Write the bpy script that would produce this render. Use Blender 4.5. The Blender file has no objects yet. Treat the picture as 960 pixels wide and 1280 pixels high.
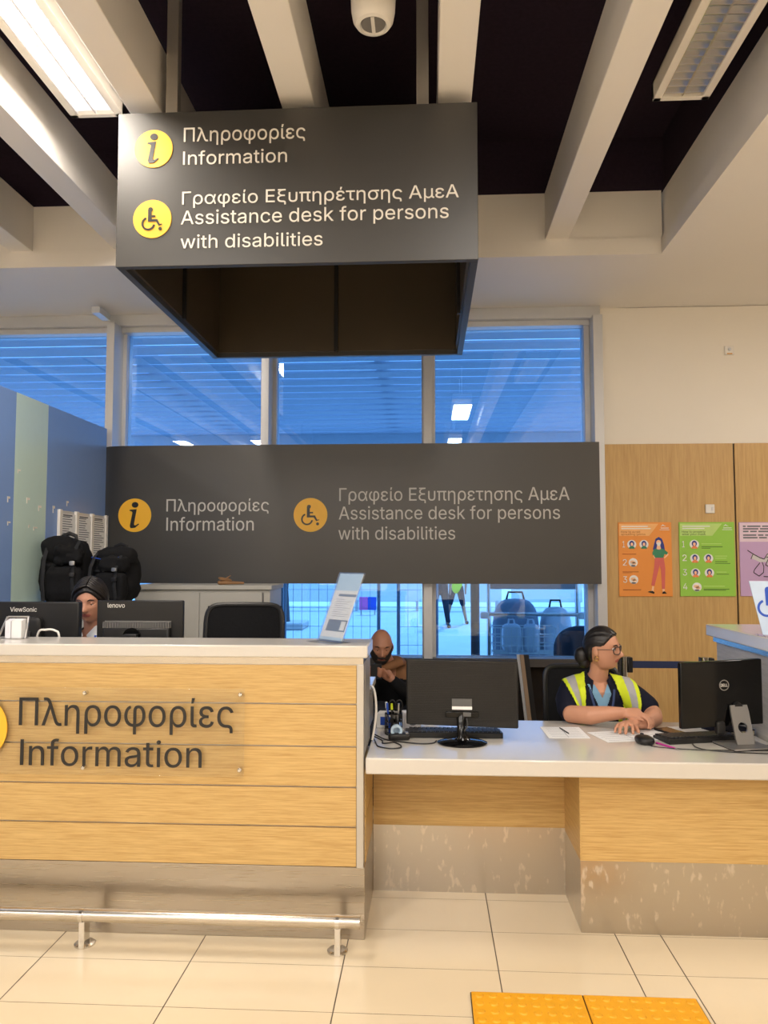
import bpy, bmesh, math, random
from mathutils import Vector, Matrix, noise
random.seed(7)
SC = bpy.context.scene
COL = SC.collection
PI = math.pi

# ------------------------------------------------------------------ camera, sky, sun, exposure
EYE = 1.57
FPX = 965.0
yaw, pit = math.atan(55/FPX), math.atan(60/FPX)
cd = bpy.data.cameras.new('camera'); cam = bpy.data.objects.new('camera', cd); COL.objects.link(cam)
cam.location = (0, 0, EYE); cam.rotation_euler = (PI/2 + pit, 0, yaw)
cd.sensor_fit = 'VERTICAL'; cd.sensor_height = 36.0; cd.lens = FPX/1280*36.0
cd.clip_start = 0.05; cd.clip_end = 300
SC.camera = cam

def lin(r, g, b, a=1.0):
    f = lambda c: (c/255/12.92) if c/255 <= 0.04045 else ((c/255+0.055)/1.055)**2.4
    return (f(r), f(g), f(b), a)

W = bpy.data.worlds.new('sky'); SC.world = W; W.use_nodes = True
bg = W.node_tree.nodes['Background']
bg.inputs[0].default_value = (0.36, 0.61, 0.95, 1); bg.inputs[1].default_value = 3.2
SC.view_settings.view_transform = 'Standard'; SC.view_settings.look = 'None'
SC.view_settings.exposure = 0.0; SC.view_settings.gamma = 1.0; SC.view_settings.use_curve_mapping = False

def sun(rot, e, color, angle):
    d = bpy.data.lights.new('sun', 'SUN'); d.energy = e; d.color = color; d.angle = angle
    o = bpy.data.objects.new('sun', d); COL.objects.link(o); o.rotation_euler = rot
sun((math.radians(-38), math.radians(12), 0), 4.0, (0.45, 0.75, 1.0), 0.05)   # daylight on the plaza, from the far side

def area(name, loc, sx, sy, e, color=(1.0, 0.935, 0.86), rot=(0, 0, 0)):
    d = bpy.data.lights.new(name, 'AREA'); d.shape = 'RECTANGLE'; d.size = sx; d.size_y = sy; d.energy = e; d.color = color
    o = bpy.data.objects.new(name, d); COL.objects.link(o); o.location = loc; o.rotation_euler = rot
    return o
# ceiling luminaires of the hall (in the bays between the beams)
for bx in (-4.66, -3.18, -0.97, 0.50):
    for by in (-5.0, -2.2):
        area('hall_lamp', (bx, by, 3.80), 0.26, 1.2, 58)
area('hall_lamp', (-1.70, 0.2, 3.80), 0.26, 1.2, 58)
area('hall_lamp', (0.51, 0.9, 3.80), 0.26, 1.2, 45)
area('hall_lamp', (3.4, -1.5, 3.58), 0.6, 0.6, 55)  # this and the next: unseen bare lamps under the flat ceiling, no fixture built
area('hall_lamp', (3.4, 3.4, 3.58), 0.6, 0.6, 55)
area('hall_lamp', (-1.70, 3.15, 3.855), 0.2, 1.2, 55, (1.0, 0.9, 0.78))

# ------------------------------------------------------------------ helpers
def world_of(o):
    m = Matrix.Identity(4)
    while o is not None:
        m = o.matrix_basis @ m
        o = o.parent
    return m

def tag(o, label=None, cat=None, group=None, kind=None):
    if label: o['label'] = label
    if cat: o['category'] = cat
    if group: o['group'] = group
    if kind: o['kind'] = kind
    return o

def thing(name, label, cat, loc=(0, 0, 0), rz=0.0, group=None):
    o = bpy.data.objects.new(name, None); COL.objects.link(o)
    o.location = loc; o.rotation_euler = (0, 0, rz); o.empty_display_size = 0.05
    return tag(o, label, cat, group)

class MB:
    """collects shapes for one mesh object"""
    def __init__(s): s.bm = bmesh.new(); s.mi = 0
    def _new(s, v0, f0):
        s.bm.verts.ensure_lookup_table(); s.bm.faces.ensure_lookup_table()
        for f in s.bm.faces[f0:]: f.material_index = s.mi
        return s.bm.verts[v0:]
    def box(s, x0, x1, y0, y1, z0, z1, M=None):
        v0, f0 = len(s.bm.verts), len(s.bm.faces)
        c = [(x, y, z) for x in (x0, x1) for y in (y0, y1) for z in (z0, z1)]
        vs = [s.bm.verts.new(Vector(p) if M is None else M @ Vector(p)) for p in c]
        for q in ((0, 1, 3, 2), (4, 6, 7, 5), (0, 4, 5, 1), (2, 3, 7, 6), (0, 2, 6, 4), (1, 5, 7, 3)):
            s.bm.faces.new([vs[i] for i in q])
        s._new(v0, f0); return s
    def tube(s, pts, r, n=10, cap=True, up=None, rounded=False):
        """tube through pts; r number, list of numbers or of (ra, rb)"""
        v0, f0 = len(s.bm.verts), len(s.bm.faces)
        P = [Vector(p) for p in pts]
        R = list(r) if isinstance(r, list) else [r]*len(P)
        R = [q if isinstance(q, (list, tuple)) else (q, q) for q in R]
        if rounded:
            P2, R2 = [], []
            d0 = (P[0]-P[1]).normalized(); d1 = (P[-1]-P[-2]).normalized()
            for k in (1.0, 0.82, 0.45):
                c = math.sqrt(max(1-k*k, 0.002)); P2.append(P[0]+d0*min(R[0])*k); R2.append((R[0][0]*c, R[0][1]*c))
            P2 += P; R2 += R
            for k in (0.45, 0.82, 1.0):
                c = math.sqrt(max(1-k*k, 0.002)); P2.append(P[-1]+d1*min(R[-1])*k); R2.append((R[-1][0]*c, R[-1][1]*c))
            P, R = P2, R2
        rings = []; side = None
        for i, p in enumerate(P):
            t = (P[min(i+1, len(P)-1)]-P[max(i-1, 0)]).normalized()
            if side is None:
                u = Vector(up) if up else (Vector((0, 0, 1)) if abs(t.z) < 0.9 else Vector((0, 1, 0)))
                side = t.cross(u).normalized()
            else:
                side = (side - t*side.dot(t)).normalized()
            b = side.cross(t)
            rings.append([s.bm.verts.new(p + side*math.cos(2*PI*k/n)*R[i][0] + b*math.sin(2*PI*k/n)*R[i][1]) for k in range(n)])
        for a, b in zip(rings, rings[1:]):
            for k in range(n):
                s.bm.faces.new((a[k], a[(k+1) % n], b[(k+1) % n], b[k]))
        if cap:
            s.bm.faces.new(list(reversed(rings[0]))); s.bm.faces.new(rings[-1])
        s._new(v0, f0); return s
    def lead(s, pts, r, n=8, k=6):
        P = [Vector(p) for p in pts]; P = [P[0]*2-P[1]] + P + [P[-1]*2-P[-2]]; o = []
        for i in range(1, len(P)-2):
            for j in range(k):
                t = j/k; a, b, c, d = P[i-1:i+3]
                o.append(0.5*(2*b+(c-a)*t+(2*a-5*b+4*c-d)*t*t+(3*b-a-3*c+d)*t**3))
        o.append(P[-2])
        return s.tube(o, r, n)
    def bar(s, p, q, w, h=None, up=(0, 0, 1)):
        """square bar from p to q"""
        v0, f0 = len(s.bm.verts), len(s.bm.faces)
        h = h or w; p, q = Vector(p), Vector(q); t = (q-p).normalized(); u = Vector(up)
        if abs(t.dot(u)) > 0.95: u = Vector((0, 1, 0))
        sd = t.cross(u).normalized(); b = sd.cross(t)
        vs = [s.bm.verts.new(e + sd*i*w/2 + b*j*h/2) for e in (p, q) for i, j in ((-1, -1), (1, -1), (1, 1), (-1, 1))]
        for f in ((0, 1, 2, 3), (7, 6, 5, 4), (0, 4, 5, 1), (1, 5, 6, 2), (2, 6, 7, 3), (3, 7, 4, 0)):
            s.bm.faces.new([vs[i] for i in f])
        s._new(v0, f0); return s
    def lathe(s, prof, M=None, n=32):
        """profile of (r, z) around local z"""
        v0, f0 = len(s.bm.verts), len(s.bm.faces)
        M = M or Matrix.Identity(4); rings = []
        for r, z in prof:
            if r < 1e-5: rings.append([s.bm.verts.new(M @ Vector((0, 0, z)))])
            else: rings.append([s.bm.verts.new(M @ Vector((r*math.cos(2*PI*k/n), r*math.sin(2*PI*k/n), z))) for k in range(n)])
        for a, b in zip(rings, rings[1:]):
            for k in range(n):
                k2 = (k+1) % n
                if len(a) == 1 and len(b) == 1: continue
                if len(a) == 1: s.bm.faces.new((a[0], b[k2], b[k]))
                elif len(b) == 1: s.bm.faces.new((a[k], a[k2], b[0]))
                else: s.bm.faces.new((a[k], a[k2], b[k2], b[k]))
        for rg, rev in ((rings[0], True), (rings[-1], False)):
            if len(rg) > 1: s.bm.faces.new(list(reversed(rg)) if rev else rg)
        s._new(v0, f0); return s
    def prism(s, poly, M, d):
        """polygon (u, v) in the plane of M (x=u, y=v), thickness d along its z"""
        v0, f0 = len(s.bm.verts), len(s.bm.faces)
        a = [s.bm.verts.new(M @ Vector((u, v, 0))) for u, v in poly]
        b = [s.bm.verts.new(M @ Vector((u, v, d))) for u, v in poly]
        n = len(poly)
        f1 = s.bm.faces.new(list(reversed(a))); f2 = s.bm.faces.new(b)
        for k in range(n): s.bm.faces.new((a[k], a[(k+1) % n], b[(k+1) % n], b[k]))
        f1.normal_update(); f2.normal_update()
        bmesh.ops.triangulate(s.bm, faces=[f1, f2])
        s._new(v0, f0); return s
    def ball(s, c, r, M=None, n=16):
        v0, f0 = len(s.bm.verts), len(s.bm.faces)
        r = r if isinstance(r, (tuple, list)) else (r, r, r)
        T = Matrix.Translation(c) @ (M or Matrix.Identity(4)) @ Matrix.Diagonal((*r, 1))
        bmesh.ops.create_uvsphere(s.bm, u_segments=n, v_segments=max(6, n//2+2), radius=1, matrix=T)
        s._new(v0, f0); return s
    def sbox(s, c, size, e=0.45, M=None, n=28):
        """soft box: superellipsoid of full size 'size'"""
        v0, f0 = len(s.bm.verts), len(s.bm.faces)
        T = Matrix.Translation(c) @ (M or Matrix.Identity(4))
        pw = lambda q: math.copysign(abs(q)**e, q)
        m = n//2; rows = []
        for i in range(m+1):
            ph = -PI/2 + PI*i/m
            rr = []
            for k in range(n):
                th = 2*PI*k/n
                p = Vector((size[0]/2*pw(math.cos(ph))*pw(math.cos(th)), size[1]/2*pw(math.cos(ph))*pw(math.sin(th)), size[2]/2*pw(math.sin(ph))))
                rr.append(p)
            rows.append([s.bm.verts.new(T @ rr[0])] if i in (0, m) else [s.bm.verts.new(T @ p) for p in rr])
        for a, b in zip(rows, rows[1:]):
            for k in range(n):
                k2 = (k+1) % n
                if len(a) == 1: s.bm.faces.new((a[0], b[k2], b[k]))
                elif len(b) == 1: s.bm.faces.new((a[k], a[k2], b[0]))
                else: s.bm.faces.new((a[k], a[k2], b[k2], b[k]))
        s._new(v0, f0); return s
    def build(s, name, mats, parent=None, world=True, bevel=0.0, smooth=None, seg=2):
        bmesh.ops.recalc_face_normals(s.bm, faces=s.bm.faces)
        me = bpy.data.meshes.new(name); s.bm.to_mesh(me); s.bm.free()
        return finish(me, name, mats, parent, world, bevel, smooth, seg)

def finish(me, name, mats, parent=None, world=True, bevel=0.0, smooth=None, seg=2):
    if parent is not None and world: me.transform(world_of(parent).inverted())
    for m in (mats if isinstance(mats, (list, tuple)) else [mats]): me.materials.append(m)
    o = bpy.data.objects.new(name, me); COL.objects.link(o)
    if parent is not None: o.parent = parent
    if bevel > 0:
        b = o.modifiers.new('edge', 'BEVEL'); b.width = bevel; b.segments = seg; b.limit_method = 'ANGLE'; b.angle_limit = math.radians(40)
    if smooth is None: smooth = 35
    if smooth:
        me.polygons.foreach_set('use_smooth', [True]*len(me.polygons))
        try: me.set_sharp_from_angle(angle=math.radians(smooth))
        except Exception: pass
    return o

def structure(o): o['kind'] = 'structure'; return o

def copy_tree(o, parent=None):
    c = o.copy(); COL.objects.link(c)
    if parent is not None: c.parent = parent
    for ch in list(o.children): copy_tree(ch, c)
    return c

def remeshed(mb, voxel, smooth=2, smooth_f=0.5):
    bmesh.ops.recalc_face_normals(mb.bm, faces=mb.bm.faces)
    me = bpy.data.meshes.new('tmp'); mb.bm.to_mesh(me); mb.bm.free()
    o = bpy.data.objects.new('tmp', me); COL.objects.link(o)
    r = o.modifiers.new('r', 'REMESH'); r.mode = 'VOXEL'; r.voxel_size = voxel; r.adaptivity = 0
    dg = bpy.context.evaluated_depsgraph_get(); dg.update()
    out = bpy.data.meshes.new_from_object(o.evaluated_get(dg))
    bpy.data.objects.remove(o); bpy.data.meshes.remove(me)
    bm = bmesh.new(); bm.from_mesh(out)
    for _ in range(smooth): bmesh.ops.smooth_vert(bm, verts=bm.verts, factor=smooth_f, use_axis_x=True, use_axis_y=True, use_axis_z=True)
    return out, bm

FACE = Matrix(((1, 0, 0, 0), (0, 0, -1, 0), (0, 1, 0, 0), (0, 0, 0, 1)))   # plane facing the visitor: u -> X, v -> Z, thickness towards -Y

GLYPHS = {
' ':(188,[]),
'1':(453,['76,0 76,55 391,55 391,0', '276,509 276,0 212,0 212,448 209,448 86,358 86,427 198,509']),
'2':(453,['64,0 64,47 234,229 261,257 282,282 299,305 311,327 318,348 320,371 317,397 308,419 293,436 273,449 250,457 224,460 196,457 172,447 153,433 139,413 130,390 127,362 66,362 71,405 86,442 111,473 143,496 182,511 225,516 268,511 306,497 337,474 361,445 376,411 381,372 378,345 371,318 357,290 336,259 306,223 267,180 153,60 153,57 389,57 389,0']),
'3':(453,['218,-7 173,-3 133,10 98,30 70,57 52,91 44,132 109,132 115,107 126,87 144,71 165,59 191,52 219,50 248,53 275,61 297,74 315,93 325,116 329,145 326,172 316,196 299,217 275,234 242,244 201,248 157,248 157,299 288,448 288,452 70,452 70,509 372,509 372,461 211,278 211,289 264,288 308,276 344,253 371,222 387,186 393,145 387,103 370,66 344,36 309,12 266,-2']),
'4':(453,['40,105 40,158 247,509 311,509 109,166 109,163 413,163 413,105', '282,0 282,121 282,146 282,318 343,318 343,0']),
'A':(480,['16,0 201,509 276,509 463,0 395,0 287,302 276,334 264,372 250,420 232,478 245,478 228,419 213,371 201,333 191,302 85,0', '110,142 110,199 370,199 370,142']),
'D':(502,['219,0 96,0 96,57 215,57 272,63 318,81 354,110 379,149 394,198 399,255 394,312 379,361 354,399 320,428 275,446 221,452 93,452 93,509 225,509 261,507 294,501 325,492 353,478 399,441 433,391 446,361 455,329 460,293 462,255 460,217 455,181 446,149 433,119 417,92 398,68 376,48 351,31 322,17 291,8 256,2', '125,509 125,0 60,0 60,509']),
'E':(419,['60,0 60,509 372,509 372,452 125,452 125,286 355,286 355,229 125,229 125,57 375,57 375,0']),
'H':(517,['60,0 60,509 125,509 125,289 392,289 392,509 457,509 457,0 392,0 392,232 125,232 125,0']),
'I':(185,['60,0 60,509 125,509 125,0']),
'L':(393,['60,0 60,509 125,509 125,57 361,57 361,0']),
'M':(628,['60,0 60,509 152,509 277,187 287,159 299,123 311,84 322,49 307,49 318,83 330,121 342,158 352,187 476,509 568,509 568,0 504,0 504,291 504,327 505,369 506,413 507,457 513,457 505,433 498,409 482,363 467,322 456,291 342,0 286,0 170,291 159,321 145,361 129,408 112,457 119,457 120,416 121,372 122,328 122,291 122,0']),
'S':(447,['224,-9 172,-4 128,9 91,31 64,60 46,96 38,137 104,137 110,110 123,88 142,71 166,59 194,52 224,49 257,52 286,60 311,74 329,92 341,114 346,139 342,161 332,179 316,193 296,205 272,214 245,222 184,239 128,260 86,289 60,326 52,372 58,413 75,448 102,476 138,498 180,511 227,516 275,511 316,498 351,476 377,449 394,415 401,378 337,378 326,412 302,437 267,453 225,459 194,456 167,448 145,435 129,418 118,398 115,376 119,352 131,334 148,319 169,308 191,300 212,293 264,279 287,272 312,264 336,252 359,238 379,220 395,198 405,171 408,139 403,99 386,64 360,34 323,11 278,-4']),
'V':(480,['204,0 16,509 84,509 192,206 203,176 215,137 230,89 248,31 235,31 252,90 267,138 279,176 290,206 395,509 463,509 278,0']),
'a':(389,['160,-9 126,-5 94,5 68,22 48,45 35,73 30,108 34,138 43,161 58,179 78,193 100,203 125,211 152,216 178,220 234,227 252,230 265,235 273,243 276,255 276,257 273,279 267,297 256,311 240,322 220,329 196,331 171,329 149,322 132,313 118,301 107,288 100,274 41,291 57,322 79,346 104,364 133,375 163,382 194,384 215,383 239,379 263,372 286,360 306,343 322,320 333,290 337,251 337,0 277,0 277,52 272,52 264,38 252,25 236,12 215,1 190,-6', '170,45 202,49 228,59 248,74 263,93 272,115 276,138 276,190 270,186 259,182 246,179 231,176 200,171 175,168 154,164 134,159 117,150 103,139 95,124 92,105 94,87 102,72 114,61 130,52 149,47']),
'b':(424,['229,-8 198,-5 172,4 153,17 138,31 127,46 118,59 112,59 112,0 53,0 53,509 114,509 114,319 118,319 127,331 137,346 152,360 171,373 197,381 229,384 274,378 313,361 345,332 370,293 385,245 390,189 385,133 370,84 346,45 313,16 274,-2', '220,47 253,51 279,66 301,88 316,117 325,151 328,189 325,227 316,261 301,290 280,311 253,325 220,330 188,325 161,312 140,291 125,263 116,229 113,189 116,150 125,115 140,86 162,65 188,51']),
'c':(396,['207,-8 159,-2 117,16 82,46 56,85 40,133 34,187 40,243 56,291 82,330 117,360 159,378 207,384 234,383 260,377 284,368 305,356 324,341 340,322 353,301 362,277 303,262 298,276 290,289 281,301 270,311 257,319 242,325 226,329 207,330 173,325 145,310 124,287 108,258 99,224 96,187 99,151 108,117 124,89 145,66 173,51 207,46 226,48 243,52 258,58 271,66 282,76 292,89 299,102 304,117 363,102 354,78 341,56 325,37 306,21 285,9 261,-1 235,-6']),
'd':(424,['195,-8 151,-2 111,16 79,45 55,84 39,133 34,189 39,245 55,293 79,332 112,361 151,378 196,384 228,381 253,373 272,360 287,346 298,331 306,319 311,319 311,509 372,509 372,0 313,0 313,59 307,59 298,46 287,31 272,17 252,4 227,-5', '205,47 236,51 263,65 284,86 299,115 309,150 312,189 309,229 300,263 284,291 263,312 237,325 205,330 172,325 145,311 124,290 108,261 99,227 96,189 99,151 109,117 124,88 145,66 172,51']),
'e':(404,['212,-8 161,-2 117,16 82,46 56,85 40,132 34,187 39,242 55,290 81,329 115,359 157,378 205,384 236,382 266,374 294,361 319,341 341,315 357,282 368,242 371,194 371,169 75,169 75,221 338,221 310,202 307,237 298,269 283,294 263,314 237,326 205,330 173,326 146,313 125,294 109,270 99,241 96,211 96,178 100,139 110,106 128,80 151,61 179,50 212,46 234,48 254,53 271,61 285,73 297,88 306,105 365,91 353,63 335,39 311,19 283,4 249,-5']),
'f':(254,['228,379 228,327 6,327 6,379', '81,0 81,432 84,461 96,486 113,505 135,519 161,527 187,530 207,529 222,527 234,524 243,521 227,468 215,472 206,473 195,474 171,470 154,460 145,443 142,419 142,0']),
'g':(425,['207,-151 168,-148 134,-140 105,-127 82,-110 64,-91 51,-69 101,-41 110,-53 122,-66 136,-78 154,-88 178,-95 207,-97 249,-92 282,-75 304,-47 311,-6 311,68 306,68 298,56 287,41 272,28 252,16 227,8 195,5 152,10 113,27 80,53 55,90 39,136 34,191 39,246 55,293 80,332 112,361 152,378 196,384 228,382 253,373 273,360 288,346 299,331 308,319 313,319 313,379 372,379 372,-9 367,-54 350,-90 324,-117 291,-136 251,-147', '205,59 237,63 264,75 285,95 300,121 309,154 312,193 309,231 300,264 285,291 264,312 237,325 205,330 172,325 145,312 124,290 109,262 99,229 96,193 99,155 109,123 124,96 145,76 172,63']),
'h':(410,['114,227 114,0 53,0 53,509 114,509 114,287 102,287 124,332 152,362 187,379 227,384 264,380 295,369 321,349 341,321 353,285 357,240 357,0 296,0 296,235 290,275 273,304 246,323 210,329 184,326 161,317 141,303 126,283 117,257']),
'i':(167,['53,0 53,379 114,379 114,0', '84,443 67,446 54,455 44,468 41,483 44,499 54,512 67,521 84,524 100,521 114,512 123,499 126,483 123,468 114,455 100,446']),
'k':(381,['110,137 110,212 121,212 284,379 360,379 184,199 177,199', '53,0 53,509 114,509 114,0', '294,0 148,186 191,229 372,0']),
'l':(189,['139,-2 101,3 74,20 58,47 53,84 53,509 114,509 114,99 115,77 120,62 130,54 146,52 160,53 170,54 181,3 162,-1 151,-2']),
'm':(610,['53,0 53,379 112,379 112,295 108,295 118,323 132,346 151,363 172,376 195,384 219,386 257,380 287,361 309,331 321,295 312,295 322,321 337,343 357,361 381,375 407,383 437,386 468,383 497,372 522,354 541,328 553,296 557,255 557,0 496,0 496,254 490,289 473,313 447,326 419,330 395,328 374,320 358,307 345,290 338,270 335,247 335,0 274,0 274,260 269,288 253,311 229,326 199,330 178,328 158,320 140,307 126,289 117,266 114,238 114,0']),
'n':(410,['114,227 114,0 53,0 53,379 112,379 112,287 102,287 124,332 152,362 187,379 227,384 264,380 295,369 321,349 341,321 353,285 357,240 357,0 296,0 296,235 290,275 273,304 246,323 210,329 184,326 161,317 141,303 126,283 117,257']),
'o':(415,['207,-8 159,-2 117,16 82,46 56,85 40,133 34,187 40,243 56,291 82,330 117,360 159,378 207,384 256,378 299,360 333,330 359,291 376,243 381,187 376,133 359,85 333,46 299,16 256,-2', '207,46 242,51 270,66 292,89 307,117 316,151 319,187 316,224 307,258 292,287 270,310 242,325 207,330 173,325 145,310 124,287 108,258 99,224 96,187 99,151 108,117 124,89 145,66 173,51']),
'p':(424,['53,-143 53,379 112,379 112,319 118,319 126,331 137,346 152,360 171,373 197,381 229,384 274,378 313,361 345,332 370,293 385,245 390,189 385,133 370,84 346,45 313,16 274,-2 229,-8 198,-5 173,4 153,17 138,31 127,46 118,59 114,59 114,-143', '220,47 253,51 279,66 301,88 316,117 325,151 328,189 325,227 316,261 301,290 280,311 253,325 220,330 188,325 161,312 140,291 125,263 116,229 113,189 116,150 125,115 140,86 162,65 188,51']),
'r':(259,['53,0 53,379 112,379 112,321 115,321 130,347 152,367 181,380 213,385 229,384 243,384 243,322 230,324 219,325 207,326 182,323 159,315 140,301 126,284 117,262 114,237 114,0']),
's':(365,['182,-8 145,-5 112,3 84,18 62,38 45,63 36,94 94,107 105,79 124,60 150,49 181,45 217,50 244,62 262,81 268,103 265,121 254,136 237,147 212,155 149,170 104,186 72,208 53,237 47,274 51,305 65,332 87,354 115,370 149,381 187,384 223,381 254,372 279,358 299,339 314,316 324,290 268,277 258,298 243,316 219,328 187,333 156,329 131,317 114,299 109,277 112,258 124,243 144,232 172,223 229,209 275,194 306,171 325,142 331,107 326,75 312,47 290,24 260,6 223,-5']),
't':(227,['204,379 204,327 6,327 6,379', '65,471 126,471 126,98 128,76 136,61 150,53 170,50 185,51 202,54 213,2 203,-1 192,-3 180,-4 168,-4 125,2 92,21 72,52 65,93']),
'u':(410,['182,-5 146,-1 115,11 89,31 69,59 57,95 53,139 53,379 114,379 114,144 119,105 137,75 164,56 200,50 226,53 249,62 268,77 283,97 293,122 296,153 296,379 357,379 357,0 298,0 298,92 307,92 286,47 257,17 222,0']),
'v':(389,['163,0 17,379 84,379 165,155 177,121 187,87 196,53 206,21 184,21 194,53 203,87 213,121 224,155 305,379 371,379 226,0']),
'w':(567,['138,0 23,379 87,379 133,214 143,177 154,137 165,91 175,41 165,41 175,90 186,135 196,176 206,214 252,379 316,379 362,214 371,176 382,136 392,91 402,41 391,41 402,90 413,135 423,176 434,214 480,379 545,379 429,0 368,0 319,172 305,225 297,252 291,280 277,338 291,338 277,280 263,225 255,198 248,172 199,0']),
'y':(389,['47,-139 61,-86 71,-87 88,-90 104,-89 118,-84 130,-74 141,-58 151,-36 163,-1 17,379 84,379 165,155 177,121 187,87 196,53 206,21 184,21 193,53 202,87 212,121 224,155 305,379 371,379 204,-58 191,-85 177,-107 159,-124 139,-136 117,-143 91,-145 77,-145 65,-143 54,-141']),
'Α':(480,['16,0 201,509 276,509 463,0 395,0 287,302 276,334 264,372 250,420 232,478 245,478 228,419 213,371 201,333 191,302 85,0', '110,142 110,199 370,199 370,142']),
'Γ':(401,['370,509 370,452 125,452 125,0 60,0 60,509']),
'Ε':(419,['60,0 60,509 372,509 372,452 125,452 125,286 355,286 355,229 125,229 125,57 375,57 375,0']),
'Π':(517,['457,509 457,0 392,0 392,452 125,452 125,0 60,0 60,509']),
'έ':(371,['189,-7 148,-3 111,7 79,23 56,45 41,71 36,102 37,119 42,136 51,152 65,167 84,180 109,190 140,196 179,198 231,198 231,169 186,169 161,167 140,161 123,151 110,139 102,124 100,107 106,83 125,64 154,52 192,47 217,49 236,55 251,64 263,76 271,92 277,111 337,99 327,68 312,42 290,21 262,6 229,-4', '180,182 142,184 111,190 87,199 69,211 57,225 49,241 44,257 43,273 48,305 61,333 84,355 113,371 148,381 189,384 226,382 258,373 284,359 304,340 320,316 330,287 272,273 261,297 245,315 221,327 188,331 154,327 128,314 111,296 105,272 110,251 125,235 151,224 186,220 231,220 231,182', '168,429 180,529 244,529 210,429']),
'ί':(189,['139,-2 101,3 74,20 58,47 53,84 53,379 114,379 114,99 115,77 120,62 130,54 146,52 160,53 170,54 181,3 162,-1 151,-2', '62,429 74,529 139,529 105,429']),
'α':(462,['202,-8 155,-2 115,17 81,47 55,86 39,134 34,188 40,243 56,290 82,330 116,360 157,378 204,384 239,381 268,371 292,356 311,337 327,315 339,291 347,266 353,242 376,242 378,191 435,0 377,0 330,191 325,212 317,234 307,258 295,280 279,300 259,316 235,326 206,330 175,325 148,313 126,292 110,264 100,229 96,188 100,148 109,113 125,85 146,64 172,51 203,46 231,50 256,61 276,77 293,97 306,120 317,144 325,167 330,189 372,379 429,379 378,189 376,139 356,139 349,115 339,90 326,65 310,42 290,22 266,6 237,-5']),
'ε':(371,['189,-7 148,-3 111,7 79,23 56,45 41,71 36,102 37,119 42,136 51,152 65,167 84,180 109,190 140,196 179,198 231,198 231,169 186,169 161,167 140,161 123,151 110,139 102,124 100,107 106,83 125,64 154,52 192,47 217,49 236,55 251,64 263,76 271,92 277,111 337,99 327,68 312,42 290,21 262,6 229,-4', '180,182 142,184 111,190 87,199 69,211 57,225 49,241 44,257 43,273 48,305 61,333 84,355 113,371 148,381 189,384 226,382 258,373 284,359 304,340 320,316 330,287 272,273 261,297 245,315 221,327 188,331 154,327 128,314 111,296 105,272 110,251 125,235 151,224 186,220 231,220 231,182']),
'η':(410,['114,227 114,0 53,0 53,379 112,379 112,287 102,287 124,332 152,362 187,379 227,384 264,380 295,369 321,349 341,321 353,285 357,240 357,-143 296,-143 296,235 290,275 273,304 246,323 210,329 184,326 161,317 141,303 126,283 117,257']),
'λ':(443,['17,0 163,382 154,407 144,429 133,445 121,454 107,459 92,460 74,458 65,456 51,510 59,512 69,514 82,515 95,516 120,514 142,507 162,495 180,478 195,456 208,429 332,102 342,80 354,65 366,55 379,50 394,49 412,51 421,52 435,-1 417,-5 405,-7 391,-7 366,-5 344,2 324,13 307,30 292,52 279,80 225,224 213,259 203,292 193,325 184,358 206,358 196,326 187,293 177,259 165,224 84,0']),
'μ':(407,['53,-143 53,379 114,379 114,150 117,118 126,92 141,72 160,59 182,51 206,48 231,51 252,59 271,73 285,92 293,118 296,150 296,379 357,379 357,86 359,70 365,60 377,54 394,53 404,53 404,0 392,0 351,5 321,22 304,49 298,86 298,120 312,120 309,86 301,58 289,36 274,20 257,8 240,0 222,-4 206,-5 190,-4 172,0 154,8 138,20 123,36 111,58 103,86 100,120 114,120 114,-143']),
'ξ':(386,['284,-98 284,-32 284,-21 281,-13 276,-7 269,-3 259,-1 245,0 208,0 171,2 138,9 108,20 84,36 50,79 38,135 41,165 50,191 64,212 81,229 102,242 125,252 149,259 174,264 197,266 220,267 220,260 194,261 167,264 140,270 116,278 94,291 78,308 67,330 64,359 68,393 83,419 105,438 132,451 163,460 195,464 195,462 61,457 61,509 332,509 332,460 286,457 249,454 217,449 189,441 166,432 135,405 125,366 132,334 152,309 185,293 231,288 308,288 308,233 224,233 171,227 132,209 108,180 100,141 107,104 130,76 166,59 215,53 246,53 288,48 319,33 337,7 343,-31 343,-98']),
'ο':(415,['207,-8 159,-2 117,16 82,46 56,85 40,133 34,187 40,243 56,291 82,330 117,360 159,378 207,384 256,378 299,360 333,330 359,291 376,243 381,187 376,133 359,85 333,46 299,16 256,-2', '207,46 242,51 270,66 292,89 307,117 316,151 319,187 316,224 307,258 292,287 270,310 242,325 207,330 173,325 145,310 124,287 108,258 99,224 96,187 99,151 108,117 124,89 145,66 173,51']),
'π':(424,['366,-2 328,3 301,20 285,48 280,84 280,361 341,361 341,99 343,77 348,62 357,54 374,52 388,52 397,54 408,3 390,-1 378,-2', '76,0 76,361 137,361 137,0', '14,327 14,379 408,379 408,327']),
'ρ':(424,['53,-143 53,189 58,245 74,293 99,332 132,361 173,378 222,384 269,378 311,361 344,332 369,293 385,245 390,189 385,134 370,85 345,46 313,16 274,-2 229,-8 198,-5 172,4 153,17 138,31 127,46 118,59 114,59 114,-143', '220,47 253,51 280,66 301,88 316,117 325,151 328,190 325,227 316,261 302,289 281,311 254,325 221,330 189,325 162,312 141,291 125,263 116,229 113,190 116,150 125,115 140,87 162,65 188,51']),
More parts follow.
